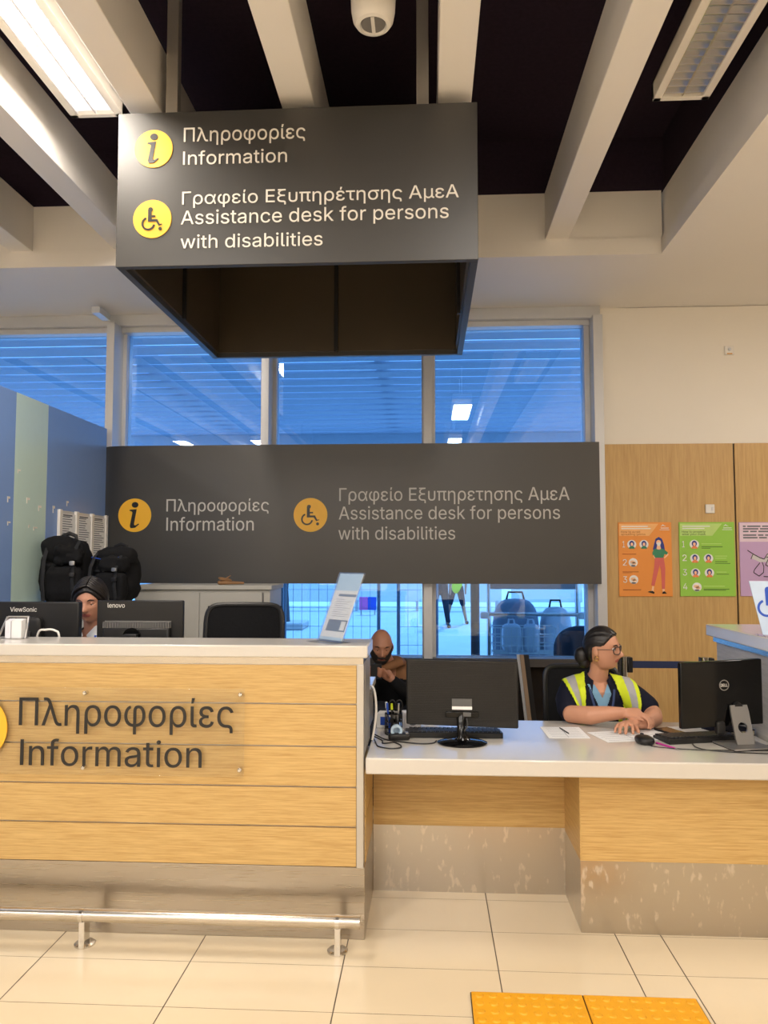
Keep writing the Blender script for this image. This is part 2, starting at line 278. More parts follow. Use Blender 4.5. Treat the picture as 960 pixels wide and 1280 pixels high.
'ς':(394,['290,-98 290,-43 286,-25 276,-11 260,-3 240,0 207,0 159,6 117,23 82,50 56,87 40,133 34,187 40,243 56,291 82,330 117,360 159,378 207,384 234,383 260,377 284,368 305,356 324,341 340,322 353,301 362,277 303,262 298,276 290,289 281,301 270,311 257,319 242,325 226,329 207,330 173,325 145,310 124,287 108,258 99,224 96,187 99,151 108,119 124,92 145,71 173,58 207,53 240,53 271,50 297,42 319,28 335,9 345,-15 349,-42 349,-98']),
'σ':(434,['207,-8 159,-2 117,16 82,46 56,85 40,133 34,187 40,242 56,288 82,327 117,355 159,373 207,379 419,379 419,327 256,327 207,325 173,320 145,306 124,285 108,257 99,224 96,187 99,151 108,117 124,88 145,66 173,51 207,46 242,51 270,66 292,89 307,117 316,151 319,187 316,224 307,257 292,285 270,306 242,320 207,325 207,342 244,339 278,332 307,319 333,301 353,279 368,251 378,217 381,179 376,128 359,83 333,45 299,16 256,-2']),
'τ':(325,['236,-4 192,2 159,21 139,52 132,93 132,325 6,325 6,379 319,379 319,325 193,325 193,98 196,76 203,61 217,53 238,50 253,51 269,54 280,2 271,-1 260,-3 248,-4']),
'υ':(410,['205,-7 160,-2 122,11 92,32 71,61 57,98 53,142 53,379 114,379 114,145 116,116 124,92 137,73 154,60 177,52 205,49 233,52 255,60 273,73 286,92 293,116 296,145 296,379 357,379 357,142 353,98 339,61 318,32 288,11 250,-2']),
'φ':(501,['219,-143 219,270 222,305 231,333 245,356 265,373 290,383 320,386 361,381 397,363 426,334 448,296 462,251 466,198 460,137 440,86 408,45 364,16 311,-2 249,-8 241,-8 182,-2 131,16 90,45 60,85 41,133 34,189 38,233 48,275 66,312 90,344 121,368 156,382 171,330 149,321 130,306 115,286 104,260 98,230 95,195 99,150 112,113 132,84 161,63 197,51 241,46 249,46 296,51 335,63 366,84 388,113 401,152 406,199 403,236 396,268 384,294 368,315 348,327 325,332 311,330 300,326 291,318 285,308 282,295 280,280 280,-143'])}

from mathutils.geometry import delaunay_2d_cdt
_tri = {}
def glyph_tris(c):
    """outline -> triangles, kept by winding number"""
    if c in _tri: return _tri[c]
    adv, cs = GLYPHS[c]
    loops = [[tuple(float(q)/1000 for q in p.split(',')) for p in k.split()] for k in cs]
    vs, es = [], []
    for lp in loops:
        n0 = len(vs); vs += [Vector(p) for p in lp]; es += [(n0+k, n0+(k+1) % len(lp)) for k in range(len(lp))]
    res = ([], [])
    if vs:
        V, _, F = delaunay_2d_cdt(vs, es, [], 0, 1e-5)[:3]
        keep = []
        for f in F:
            cx = sum(V[i].x for i in f)/3; cy = sum(V[i].y for i in f)/3; w = 0
            for lp in loops:
                for (x0, y0), (x1, y1) in zip(lp, lp[1:]+lp[:1]):
                    if (y0 <= cy) != (y1 <= cy):
                        if x0+(cy-y0)/(y1-y0)*(x1-x0) > cx: w += 1 if y1 > y0 else -1
            if w: keep.append(tuple(f))
        res = ([(v.x, v.y) for v in V], keep)
    _tri[c] = res
    return res

def text_mesh(body, Mx, width=None, height=None, d=0.002, align='LEFT', bold=0.0):
    """lettering in plane Mx; width = full width, height = cap height"""
    vs, fs = [], []; pen = 0.0
    for c in body:
        V, F = glyph_tris(c); n0 = len(vs)
        used = sorted({i for f in F for i in f}); ix = {u: n0+k for k, u in enumerate(used)}
        vs += [(V[u][0]+pen, V[u][1]) for u in used]; fs += [tuple(ix[i] for i in f) for f in F]
        pen += GLYPHS[c][0]/1000
    x0, x1 = min(v[0] for v in vs), max(v[0] for v in vs)
    cap = max(v[1] for v in glyph_tris('I')[0])
    sy = height/cap if height else width/(x1-x0)
    sx = width/(x1-x0) if width else sy
    off = -x0 if align == 'LEFT' else -(x0+x1)/2
    bm = bmesh.new()
    bv = [bm.verts.new(((x+off)*sx, y*sy, d)) for x, y in vs]
    for f in fs:
        try: bm.faces.new([bv[i] for i in f])
        except ValueError: pass
    bm.normal_update()
    for f in bm.faces:
        if f.normal.z < 0: f.normal_flip()
    r = bmesh.ops.extrude_edge_only(bm, edges=[e for e in bm.edges if e.is_boundary])
    for v in r['geom']:
        if isinstance(v, bmesh.types.BMVert): v.co.z = 0.0
    bmesh.ops.transform(bm, matrix=Mx, verts=bm.verts)
    me = bpy.data.meshes.new('lettering'); bm.to_mesh(me); bm.free()
    return me

def lettering(parent, body, x, y, z, mat, width=None, height=None, d=0.003, M=None, align='LEFT', name='lettering', bold=0.0):
    me = text_mesh(body, M if M is not None else Matrix.Translation((x, y, z)) @ FACE, width, height, d, align, bold)
    return finish(me, name, mat, parent, True, 0, 0)

# ------------------------------------------------------------------ materials
def new_mat(name):
    m = bpy.data.materials.new(name); m.use_nodes = True
    return m, m.node_tree.nodes, m.node_tree.links, m.node_tree.nodes['Principled BSDF']

def plain(name, col, rough=0.5, metal=0.0, spec=0.5, var=0.06, scale=18, bump=0.0, coat=0.0):
    """paint / plastic with a slight procedural variation"""
    m, N, L, b = new_mat(name)
    b.inputs['Roughness'].default_value = rough; b.inputs['Metallic'].default_value = metal
    b.inputs['Specular IOR Level'].default_value = spec; b.inputs['Coat Weight'].default_value = coat
    tc = N.new('ShaderNodeTexCoord'); nz = N.new('ShaderNodeTexNoise'); nz.inputs['Scale'].default_value = scale; nz.inputs['Detail'].default_value = 3
    L.new(tc.outputs['Object'], nz.inputs['Vector'])
    mx = N.new('ShaderNodeMix'); mx.data_type = 'RGBA'
    c = col if len(col) == 4 else (*col, 1)
    mx.inputs['A'].default_value = tuple(q*(1-var) for q in c[:3])+(1,); mx.inputs['B'].default_value = tuple(min(1, q*(1+var)) for q in c[:3])+(1,)
    L.new(nz.outputs['Fac'], mx.inputs['Factor']); L.new(mx.outputs['Result'], b.inputs['Base Color'])
    if bump:
        bp = N.new('ShaderNodeBump'); bp.inputs['Strength'].default_value = bump; bp.inputs['Distance'].default_value = 0.002
        L.new(nz.outputs['Fac'], bp.inputs['Height']); L.new(bp.outputs['Normal'], b.inputs['Normal'])
    return m

def wood(name, c1, c2, axis='X', scale=3.0, rough=0.38, stretch=60.0):
    m, N, L, b = new_mat(name)
    b.inputs['Roughness'].default_value = rough
    tc = N.new('ShaderNodeTexCoord'); mp = N.new('ShaderNodeMapping')
    sc = [stretch, stretch, stretch]; sc['XYZ'.index(axis)] = 4.5
    mp.inputs['Scale'].default_value = sc
    L.new(tc.outputs['Object'], mp.inputs['Vector'])
    nz = N.new('ShaderNodeTexNoise'); nz.inputs['Scale'].default_value = scale; nz.inputs['Detail'].default_value = 4; nz.inputs['Roughness'].default_value = 0.6
    L.new(mp.outputs['Vector'], nz.inputs['Vector'])
    n2 = N.new('ShaderNodeTexNoise'); n2.inputs['Scale'].default_value = scale*0.35; n2.inputs['Detail'].default_value = 2
    L.new(mp.outputs['Vector'], n2.inputs['Vector'])
    ad = N.new('ShaderNodeMath'); ad.operation = 'ADD'; ml = N.new('ShaderNodeMath'); ml.operation = 'MULTIPLY'; ml.inputs[1].default_value = 0.5
    L.new(nz.outputs['Fac'], ad.inputs[0]); L.new(n2.outputs['Fac'], ad.inputs[1]); L.new(ad.outputs[0], ml.inputs[0])
    cr = N.new('ShaderNodeValToRGB'); cr.color_ramp.elements[0].position = 0.36; cr.color_ramp.elements[0].color = c1
    cr.color_ramp.elements[1].position = 0.62; cr.color_ramp.elements[1].color = c2
    L.new(ml.outputs[0], cr.inputs['Fac']); L.new(cr.outputs['Color'], b.inputs['Base Color'])
    bp = N.new('ShaderNodeBump'); bp.inputs['Strength'].default_value = 0.08; bp.inputs['Distance'].default_value = 0.001
    L.new(ml.outputs[0], bp.inputs['Height']); L.new(bp.outputs['Normal'], b.inputs['Normal'])
    return m

def steel(name, col, rough=0.3, stains=False, axis='X'):
    m, N, L, b = new_mat(name)
    b.inputs['Metallic'].default_value = 1.0
    tc = N.new('ShaderNodeTexCoord'); mp = N.new('ShaderNodeMapping')
    sc = [140, 140, 140]; sc['XYZ'.index(axis)] = 1.5; mp.inputs['Scale'].default_value = sc
    L.new(tc.outputs['Object'], mp.inputs['Vector'])
    nz = N.new('ShaderNodeTexNoise'); nz.inputs['Scale'].default_value = 2.0; nz.inputs['Detail'].default_value = 3
    L.new(mp.outputs['Vector'], nz.inputs['Vector'])
    mr = N.new('ShaderNodeMapRange'); mr.inputs['To Min'].default_value = rough*0.85; mr.inputs['To Max'].default_value = rough*1.2
    L.new(nz.outputs['Fac'], mr.inputs['Value'])
    if stains:
        mp2 = N.new('ShaderNodeMapping'); mp2.inputs['Scale'].default_value = (38, 38, 16)
        L.new(tc.outputs['Object'], mp2.inputs['Vector'])
        n2 = N.new('ShaderNodeTexNoise'); n2.inputs['Scale'].default_value = 1.0; n2.inputs['Detail'].default_value = 5
        L.new(mp2.outputs['Vector'], n2.inputs['Vector'])
        cr = N.new('ShaderNodeValToRGB'); cr.color_ramp.elements[0].position = 0.60; cr.color_ramp.elements[1].position = 0.68
        L.new(n2.outputs['Fac'], cr.inputs['Fac'])
        mx = N.new('ShaderNodeMix'); mx.data_type = 'RGBA'; mx.inputs['A'].default_value = col; mx.inputs['B'].default_value = tuple(min(1, q*1.30) for q in col[:3])+(1,)
        L.new(cr.outputs['Color'], mx.inputs['Factor']); L.new(mx.outputs['Result'], b.inputs['Base Color'])
        ad = N.new('ShaderNodeMath'); ad.operation = 'MULTIPLY_ADD'; ad.inputs[1].default_value = 0.25
        L.new(cr.outputs['Color'], ad.inputs[0]); L.new(mr.outputs['Result'], ad.inputs[2]); L.new(ad.outputs[0], b.inputs['Roughness'])
    else:
        b.inputs['Base Color'].default_value = col
        L.new(mr.outputs['Result'], b.inputs['Roughness'])
    return m

def glass(name, tint, refl=1.0, ior=1.5):
    m = bpy.data.materials.new(name); m.use_nodes = True
    N, L = m.node_tree.nodes, m.node_tree.links; N.clear()
    out = N.new('ShaderNodeOutputMaterial'); tr = N.new('ShaderNodeBsdfTransparent'); gl = N.new('ShaderNodeBsdfGlossy')
    tr.inputs['Color'].default_value = tint; gl.inputs['Roughness'].default_value = 0.0; gl.inputs['Color'].default_value = (1, 1, 1, 1)
    fr = N.new('ShaderNodeFresnel'); fr.inputs['IOR'].default_value = ior
    ml = N.new('ShaderNodeMath'); ml.operation = 'MULTIPLY'; ml.inputs[1].default_value = refl; ml.use_clamp = True
    mx = N.new('ShaderNodeMixShader')
    L.new(fr.outputs[0], ml.inputs[0]); L.new(ml.outputs[0], mx.inputs[0]); L.new(tr.outputs[0], mx.inputs[1]); L.new(gl.outputs[0], mx.inputs[2]); L.new(mx.outputs[0], out.inputs[0])
    return m

def glow(name, col, e):
    m, N, L, b = new_mat(name)
    b.inputs['Base Color'].default_value = col; b.inputs['Emission Color'].default_value = col; b.inputs['Emission Strength'].default_value = e
    return m

M = {}
M['white_paint'] = plain('white_paint', lin(236, 230, 220), 0.6, var=0.02, scale=3)
M['ceiling_white'] = plain('ceiling_white', lin(238, 233, 227), 0.7, var=0.02, scale=2)
M['deck'] = plain('deck', lin(48, 38, 50), 0.95, spec=0.1, var=0.25, scale=40)
M['tile'] = plain('tile', lin(219, 202, 172), 0.2, var=0.05, scale=2.5)
M['grout'] = plain('grout', lin(105, 92, 80), 0.9, var=0.2)
M['oak'] = wood('oak', lin(186, 148, 88), lin(212, 178, 116), 'X', 3.0, 0.38, 130)
M['oak_side'] = wood('oak_side', lin(186, 148, 88), lin(210, 176, 114), 'Y', 3.0, 0.38, 130)
M['wall_oak'] = wood('wall_oak', lin(188, 150, 94), lin(204, 168, 110), 'Z', 2.0, 0.45, 95)
M['steel'] = steel('steel', lin(196, 188, 176), 0.30, True)
M['steel_clean'] = steel('steel_clean', lin(180, 171, 158), 0.28)
M['rail'] = steel('rail', lin(200, 193, 182), 0.25)
M['chrome'] = steel('chrome', lin(215, 212, 208), 0.15)
M['alu'] = plain('alu', lin(196, 192, 186), 0.35, metal=0.7, var=0.03)
M['frame'] = plain('frame', lin(206, 208, 212), 0.38, metal=0.35, var=0.03)
M['solid'] = plain('solid', lin(208, 203, 195), 0.16, var=0.015, scale=60)
M['laminate'] = wood('laminate', lin(176, 172, 166), lin(196, 192, 186), 'Y', 3.0, 0.4)
M['sign'] = plain('sign', lin(76, 75, 74), 0.38, metal=0.4, var=0.03, scale=4)
M['sign_in'] = plain('sign_in', lin(88, 78, 64), 0.36, metal=0.5, var=0.1, scale=3)
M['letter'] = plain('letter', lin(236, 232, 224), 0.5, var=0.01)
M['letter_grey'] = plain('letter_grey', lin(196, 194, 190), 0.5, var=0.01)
M['black_letter'] = plain('black_letter', lin(22, 20, 22), 0.35, var=0.02)
M['yellow'] = plain('yellow', lin(250, 196, 40), 0.45, var=0.02)
M['yellow_disc'] = plain('yellow_disc', lin(245, 186, 50), 0.4, var=0.02)
M['tactile'] = plain('tactile', lin(226, 160, 26), 0.55, var=0.12, scale=30)
M['edge_dark'] = plain('edge_dark', lin(70, 56, 36), 0.8)
M['black'] = plain('black', lin(24, 23, 24), 0.42, var=0.1)
M['black_gloss'] = plain('black_gloss', lin(8, 8, 9), 0.14, spec=0.3, var=0.1)
M['black_mon'] = plain('black_mon', lin(29, 28, 28), 0.42, spec=0.35, var=0.08, scale=60)
M['black_fabric'] = plain('black_fabric', lin(22, 22, 24), 0.9, spec=0.2, var=0.35, scale=60, bump=0.5)
M['strap'] = plain('strap', lin(36, 37, 40), 0.8, spec=0.25, var=0.2, scale=80)
M['grey_fabric'] = plain('grey_fabric', lin(58, 60, 64), 0.9, spec=0.2, var=0.2, scale=80)
M['vent'] = plain('vent', lin(120, 118, 116), 0.6, var=0.1)
M['key'] = plain('key', lin(44, 46, 52), 0.5)
M['silver'] = plain('silver', lin(170, 168, 166), 0.3, metal=0.85, var=0.02)
M['paper'] = plain('paper', lin(236, 236, 236), 0.7, var=0.01)
M['ink'] = plain('ink', lin(110, 112, 120), 0.7)
M['cabinet'] = plain('cabinet', lin(176, 174, 168), 0.5, var=0.02)
M['cabinet_dark'] = plain('cabinet_dark', lin(92, 92, 92), 0.5)
M['acrylic'] = glass('acrylic', (0.975, 0.98, 0.98, 1), 0.5)
M['pane'] = glass('pane', (0.55, 0.74, 0.92, 1), 1.9)
M['dark_pane'] = plain('dark_pane', lin(40, 36, 34), 0.08, var=0.1)
M['blue_panel'] = plain('blue_panel', lin(124, 154, 208), 0.3, var=0.02)
M['green_panel'] = plain('green_panel', lin(192, 216, 208), 0.3, var=0.02)
M['navy'] = plain('navy', lin(22, 24, 40), 0.85, spec=0.2, var=0.15, scale=90)
M['light_blue'] = plain('light_blue', lin(120, 160, 190), 0.8, spec=0.2)
M['hivis'] = plain('hivis', lin(214, 230, 40), 0.7, var=0.05)
M['reflective'] = plain('reflective', lin(172, 172, 176), 0.45, var=0.05)
M['skin'] = plain('skin', lin(198, 143, 114), 0.5, var=0.05, scale=25)
M['skin_b'] = plain('skin_b', lin(198, 142, 116), 0.5, var=0.05, scale=25)
M['skin_m'] = plain('skin_m', lin(170, 118, 92), 0.5, var=0.06, scale=25)
M['lip'] = plain('lip', lin(176, 96, 88), 0.45)
M['hair'] = plain('hair', lin(20, 16, 17), 0.42, var=0.5, scale=70, bump=0.6)
M['hair_grey'] = plain('hair_grey', lin(27, 22, 22), 0.42, var=0.7, scale=60, bump=0.6)
M['beard'] = plain('beard', lin(30, 22, 20), 0.8, var=0.4, scale=80)
M['eye'] = plain('eye', lin(225, 220, 215), 0.2)
M['iris'] = plain('iris', lin(40, 28, 22), 0.2)
M['gold'] = plain('gold', lin(220, 180, 110), 0.25, metal=0.9)
M['tan'] = plain('tan', lin(126, 86, 54), 0.85, var=0.1)
M['wood_toy'] = plain('wood_toy', lin(140, 104, 70), 0.7, var=0.2)
M['belt'] = plain('belt', lin(34, 46, 84), 0.7)
M['blue_ink'] = plain('blue_ink', lin(30, 80, 190), 0.4)
M['magenta'] = plain('magenta', lin(196, 50, 150), 0.3)
M['print_blue'] = plain('print_blue', lin(190, 215, 236), 0.5, var=0.15, scale=12)
M['print_grey'] = plain('print_grey', lin(120, 128, 140), 0.5, var=0.15, scale=20)
M['orange'] = plain('orange', lin(236, 150, 66), 0.55, var=0.02)
M['orange_pale'] = plain('orange_pale', lin(244, 184, 116), 0.55)
M['orange_dark'] = plain('orange_dark', lin(176, 96, 40), 0.6)
M['green'] = plain('green', lin(150, 204, 76), 0.55, var=0.02)
M['green_pale'] = plain('green_pale', lin(190, 222, 128), 0.55)
M['green_dark'] = plain('green_dark', lin(78, 120, 40), 0.6)
M['p_teal'] = plain('p_teal', lin(58, 136, 100), 0.6)
M['p_coral'] = plain('p_coral', lin(216, 104, 96), 0.6)
M['p_blue'] = plain('p_blue', lin(46, 56, 140), 0.6)
M['p_skin'] = plain('p_skin', lin(250, 200, 160), 0.6)
M['p_orange'] = plain('p_orange', lin(240, 140, 80), 0.6)
M['lilac'] = plain('lilac', lin(196, 164, 206), 0.55, var=0.02)
M['lilac_pale'] = plain('lilac_pale', lin(230, 206, 222), 0.55)
M['glove'] = plain('glove', lin(206, 204, 206), 0.6)
M['louver'] = plain('louver', lin(220, 222, 226), 0.22, metal=0.95, var=0.02)
M['tube_on'] = glow('tube_on', (1.0, 0.98, 0.96, 1), 4.5)
M['louver_lit'] = plain('louver_lit', lin(245, 245, 248), 0.35, var=0.01)  # louver of lit lamps: whitened copy of the silver one, glow put into colour
M['tube_off'] = plain('tube_off', lin(225, 225, 225), 0.3)
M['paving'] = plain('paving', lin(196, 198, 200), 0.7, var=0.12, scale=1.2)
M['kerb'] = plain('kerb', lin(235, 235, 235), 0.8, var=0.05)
M['slat'] = plain('slat', lin(176, 182, 196), 0.5, var=0.05)
M['canopy_frame'] = plain('canopy_frame', lin(210, 216, 224), 0.5)
M['mesh_wire'] = plain('mesh_wire', lin(150, 158, 170), 0.5, metal=0.3)
M['dark_cloth'] = plain('dark_cloth', lin(34, 38, 50), 0.85, var=0.2)
M['red'] = plain('red', lin(190, 70, 80), 0.6)
M['white_plastic'] = plain('white_plastic', lin(232, 228, 222), 0.4, var=0.01)
M['bag_white'] = plain('bag_white', lin(226, 226, 232), 0.6, var=0.1, scale=12)
M['bag_grey'] = plain('bag_grey', lin(150, 156, 170), 0.7, var=0.1)
M['trolley_panel'] = plain('trolley_panel', lin(150, 146, 150), 0.6)
M['concrete'] = plain('concrete', lin(190, 186, 180), 0.8, var=0.12, scale=4)
M['bark'] = plain('bark', lin(70, 66, 70), 0.9, var=0.3)

# ------------------------------------------------------------------ the room
def simple(name, mat, *boxes, bevel=0.0):
    b = MB()
    for q in boxes: b.box(*q)
    return structure(b.build(name, mat, bevel=bevel))

XL, XR, YB, YW = -6.0, 6.0, -7.0, 6.2       # hall extents
ZS, ZB, ZD, ZV = 3.594, 3.71, 4.03, 4.40              # soffit, beam underside, dark deck

# floor: 60 x 30 tiles over grout, one mesh
b = MB()
b.box(XL, XR, YB, YW+0.06, -0.10, -0.003)
xs = [0.778-0.514-0.600*k for k in range(0, 12)][::-1]
xs = [x for x in xs if x > XL] + [0.778, 0.967] + [0.967+0.6*k for k in range(1, 9)]
xs = [XL] + xs + [XR]
ys = [3.388+0.308*k for k in range(-34, 10)]; ys = [YB] + [y for y in ys if YB < y < YW] + [YW+0.06]
b.mi = 1
for x0, x1 in zip(xs, xs[1:]):
    for y0, y1 in zip(ys, ys[1:]):
        g = 0.0022
        vs = [b.bm.verts.new(p) for p in ((x0+g, y0+g*0.5, 0), (x1-g, y0+g*0.5, 0), (x1-g, y1-g*0.5, 0), (x0+g, y1-g*0.5, 0))]
        b.bm.faces.new(vs).material_index = 1
structure(b.build('floor', [M['grout'], M['tile']], smooth=0))

simple('ceiling', M['deck'], (XL, 1.62, YB, 5.2, ZV, ZV+0.1), (XL, 1.62, 5.102, 5.2, ZD, ZV), (1.577, 1.62, YB, 5.2, ZD, ZV))
k = 1
for i in range(-6, 2):
    x0 = 0.053 + 0.737*i
    simple('trim_%d' % k, M['ceiling_white'], (x0, x0+0.157, YB, 5.10, ZB, ZD), bevel=0.004); k += 1
# beam end wall and lowered soffit along the window, lowered ceiling field beside the last bay
simple('ceiling_soffit', M['ceiling_white'], (XL, 1.55, 5.09, YW+0.3, ZS, ZB), (XL, 1.56, 5.10, YW+0.3, ZB, ZD))
simple('ceiling_field', M['ceiling_white'], (1.552, XR, YB, YW+0.3, ZS+0.004, ZB), (1.575, XR, YB, YW+0.3, ZB, ZD))
simple('wall_left', M['white_paint'], (XL-0.1, XL, YB, YW+0.3, 0, ZV+0.1))
simple('wall_right', M['white_paint'], (XR, XR+0.1, YB, YW+0.3, 0, ZV+0.1))
simple('wall_rear', M['white_paint'], (XL, XR, YB-0.1, YB, 0, ZV+0.1))
simple('wall_back', M['white_paint'], (1.375, XR, YW, YW+0.3, 0, ZS))
# oak wall cladding: two sheets with a dark joint
simple('trim_20', M['wall_oak'], (1.375, 2.396, YW-0.025, YW, 0, 2.487), bevel=0.002)
simple('trim_21', M['wall_oak'], (2.408, 3.6, YW-0.025, YW, 0, 2.487), bevel=0.002)
simple('trim_22', M['black'], (2.396, 2.408, YW-0.012, YW, 0, 2.487))

# window wall: frame, mullions, sill, panes
YG = 6.27
simple('window_frame', M['frame'],
       (XL, 1.375, 6.13, YG+0.08, 3.50, ZS),                      # head
       (XL, 1.375, 6.18, YG+0.08, 3.455, 3.50),
       (1.30, 1.375, 6.05, YG+0.08, 0.0, 3.50),                   # right jamb
       (1.255, 1.30, 6.19, YG+0.08, 0.0, 3.455),
       bevel=0.003)
for i, (x0, x1, y0) in enumerate(((-2.60, -2.535, 6.03), (-1.335, -1.27, 6.06), (-0.036, 0.032, 6.06), (-3.85, -3.79, 6.06), (-5.1, -5.04, 6.06))):
    simple('trim_%d' % (30+i), M['frame'], (x0, x1, y0, YG+0.08, 0.0, 3.50), (x0-0.012, x1+0.03, YG-0.05, YG+0.08, 0.0, 3.50), bevel=0.003)
simple('trim_36', M['frame'], (-2.635, -2.57, 5.82, 6.03, 3.51, 3.56))      # bracket arm at the head of the thick mullion
simple('trim_37', plain('sill', lin(70, 66, 64), 0.4), (XL, 1.30, 6.14, YG+0.08, 0.735, 0.80), (XL, 1.30, 6.2, YG+0.08, 0.0, 0.06), bevel=0.003)
for i, (x0, x1) in enumerate(((-5.04, -3.85), (-3.79, -2.612), (-2.505, -1.347), (-1.24, -0.048), (0.062, 1.255))):
    simple('window_%d' % (i+1), M['pane'], (x0, x1, YG, YG+0.012, 0.80, 3.455))
    simple('window_%d' % (i+11), M['dark_pane'], (x0, x1, YG, YG+0.012, 0.06, 0.735))
# glossy coloured partition along the staff area
simple('wall_partition', M['blue_panel'], (-2.60, -2.55, 2.6, 4.608, 0, 2.612), (-2.60, -2.55, 5.015, 5.96, 0, 2.612))
simple('wall_partition_pale', M['green_panel'], (-2.60, -2.55, 4.610, 5.013, 0, 2.612))
b = MB()
for y, z, w, h in ((4.66, 2.13, .035, .02), (4.78, 1.96, .04, .03), (4.93, 1.92, .04, .03), (5.12, 1.93, .03, .04), (5.32, 1.98, .03, .03), (4.56, 1.80, .035, .02), (4.88, 1.78, .05, .02), (4.8, 1.79, .02, .015), (4.55, 1.95, .03, .03)):
    b.bar((-2.549, y-w/2, z), (-2.549, y+w/2, z), 0.002, h*0.45); b.bar((-2.549, y-w/2+.006, z+h*.2), (-2.549, y-w/2+.006, z-h), 0.002, 0.008, up=(0, 1, 0))
structure(b.build('trim_38', M['white_paint']))

# ------------------------------------------------------------------ outside
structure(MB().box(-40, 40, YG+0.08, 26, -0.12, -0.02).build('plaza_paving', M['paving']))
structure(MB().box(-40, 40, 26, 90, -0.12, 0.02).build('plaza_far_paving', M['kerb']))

# slatted canopy over the pavement
cn = thing('canopy', 'slatted canopy roof over the pavement seen through the upper panes', 'canopy', (0, 9, 3.5))
b = MB()
y = 6.75
while y < 12.0:
    Mx = Matrix.Translation((0, y, 3.56)) @ Matrix.Rotation(math.radians(2.5), 4, 'X')
    b.box(-9, 6, -0.145, 0.145, -0.012, 0.012, Mx); y += 0.347
b.build('slats', M['slat'], cn)
b = MB().box(-9, 6, 12.05, 12.15, 3.40, 3.62)
for q in range(6): b.box(-9, 6, 12.5+q*0.6, 12.8+q*0.6, 3.50, 3.53)
b.build('fascia_beam', M['canopy_frame'], cn, bevel=0.004)
b = MB()
for x in (-7.4, -5.2, -3.05, -0.55, 2.6, 4.9): b.box(x, x+0.12, 6.4, 12.1, 3.62, 3.80)
b.build('rafters', M['canopy_frame'], cn)
for x in (-7.5, 5.4): MB().box(x, x+0.15, 11.9, 12.05, -0.02, 3.4).build('post', M['canopy_frame'], cn)

# mesh fence panels near the glass, barriers, far low buildings
def fence(x0, x1, y, label):
    t = thing('mesh_fence', label, 'fence', ((x0+x1)/2, y, -0.02))
    b = MB()
    n = int((x1-x0)/0.10)
    for i in range(1, n): b.bar((x0+(x1-x0)*i/n, y, 0.1), (x0+(x1-x0)*i/n, y, 2.1), 0.0045)
    for i in range(10): b.bar((x0, y, 0.1+0.222*i), (x1, y, 0.1+0.222*i), 0.0045)
    b.build('wire_panel', M['mesh_wire'], t, smooth=0)
    for x in (x0, x1):
        MB().tube([(x, y, -0.02), (x, y, 2.15)], 0.022).build('post', M['mesh_wire'], t)
        MB().box(x-0.12, x+0.12, y-0.3, y+0.3, -0.02, 0.10).build('foot_block', M['concrete'], t, bevel=0.02)
fence(-1.75, -0.60, 9.4, 'wire mesh fence panel whose end post stands nearest the dark thick post')
fence(-0.36, 0.10, 9.4, 'wire mesh fence panel behind the seated bald man')

b0 = thing('barrier', 'pale crowd barrier board with a pink edge across the plaza', 'barrier', (-2.6, 21, -0.02), group=None)
def barrier(x0, x1, y, colr, label, name='barrier'):
    t = thing(name, label, 'barrier', ((x0+x1)/2, y, -0.02))
    MB().box(x0, x1, y-0.03, y+0.03, 0.25, 0.85).build('board', M['white_plastic'], t, bevel=0.02)
    MB().box(x0, x1, y-0.045, y+0.045, 0.85, 0.98).build('top_rail', M[colr], t, bevel=0.02)
    for x in (x0+0.15, x1-0.15): MB().box(x-0.04, x+0.04, y-0.25, y+0.25, -0.02, 0.3).build('foot', M['concrete'], t, bevel=0.01)
bpy.data.objects.remove(b0)
for i, (x0, x1, c, lb) in enumerate(((-7.4, -5.0, 'red', 'white barrier with a red top rail, beside the dark thick post'),
                                     (-4.8, -2.6, 'bag_grey', 'white barrier with a grey top rail behind the wire fence'),
                                     (-2.4, -0.2, 'red', 'white barrier with a red top rail behind the leaflet holder'),
                                     (0.1, 2.3, 'bag_grey', 'white barrier with a grey top rail behind the two walkers'),
                                     (2.6, 4.8, 'red', 'white barrier with a red top rail behind the luggage trolley'))):
    barrier(x0, x1, 24.5, c, lb)
sgn = thing('notice_board', 'small pink and blue notice board on the plaza behind the fence', 'sign', (-1.75, 22.5, -0.02))
MB().box(-2.0, -1.75, 22.45, 22.5, 0.12, 0.5).build('pink_board', plain('pink', lin(226, 96, 170), 0.5), sgn, bevel=0.01)
MB().box(-1.75, -1.5, 22.45, 22.5, 0.12, 0.5).build('blue_board', M['blue_ink'], sgn, bevel=0.01)
for x in (-1.95, -1.55): MB().box(x-0.02, x+0.02, 22.5, 22.54, -0.02, 0.5).build('leg', M['alu'], sgn)
def far_block(x0, x1, y, h, mat, label, nwin):
    t = thing('building', label, 'building', ((x0+x1)/2, y, 0.02))
    MB().box(x0, x1, y, y+8, 0.02, h).build('wall', mat, t)
    MB().box(x0-0.3, x1+0.3, y-0.4, y+8.3, h, h+0.3).build('roof', M['kerb'], t)
    for k in range(nwin):
        w = (x1-x0)/nwin; xx = x0+w*(k+0.22)
        MB().box(xx, xx+w*0.56, y-0.06, y+0.02, 0.9, 2.4).build('window', M['dark_pane'], t, bevel=0.01)
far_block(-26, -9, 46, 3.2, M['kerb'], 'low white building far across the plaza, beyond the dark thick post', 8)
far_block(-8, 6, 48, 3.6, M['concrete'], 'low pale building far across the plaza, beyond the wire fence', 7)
far_block(7, 26, 46, 3.2, M['kerb'], 'low white building far across the plaza, beyond the luggage trolley', 8)

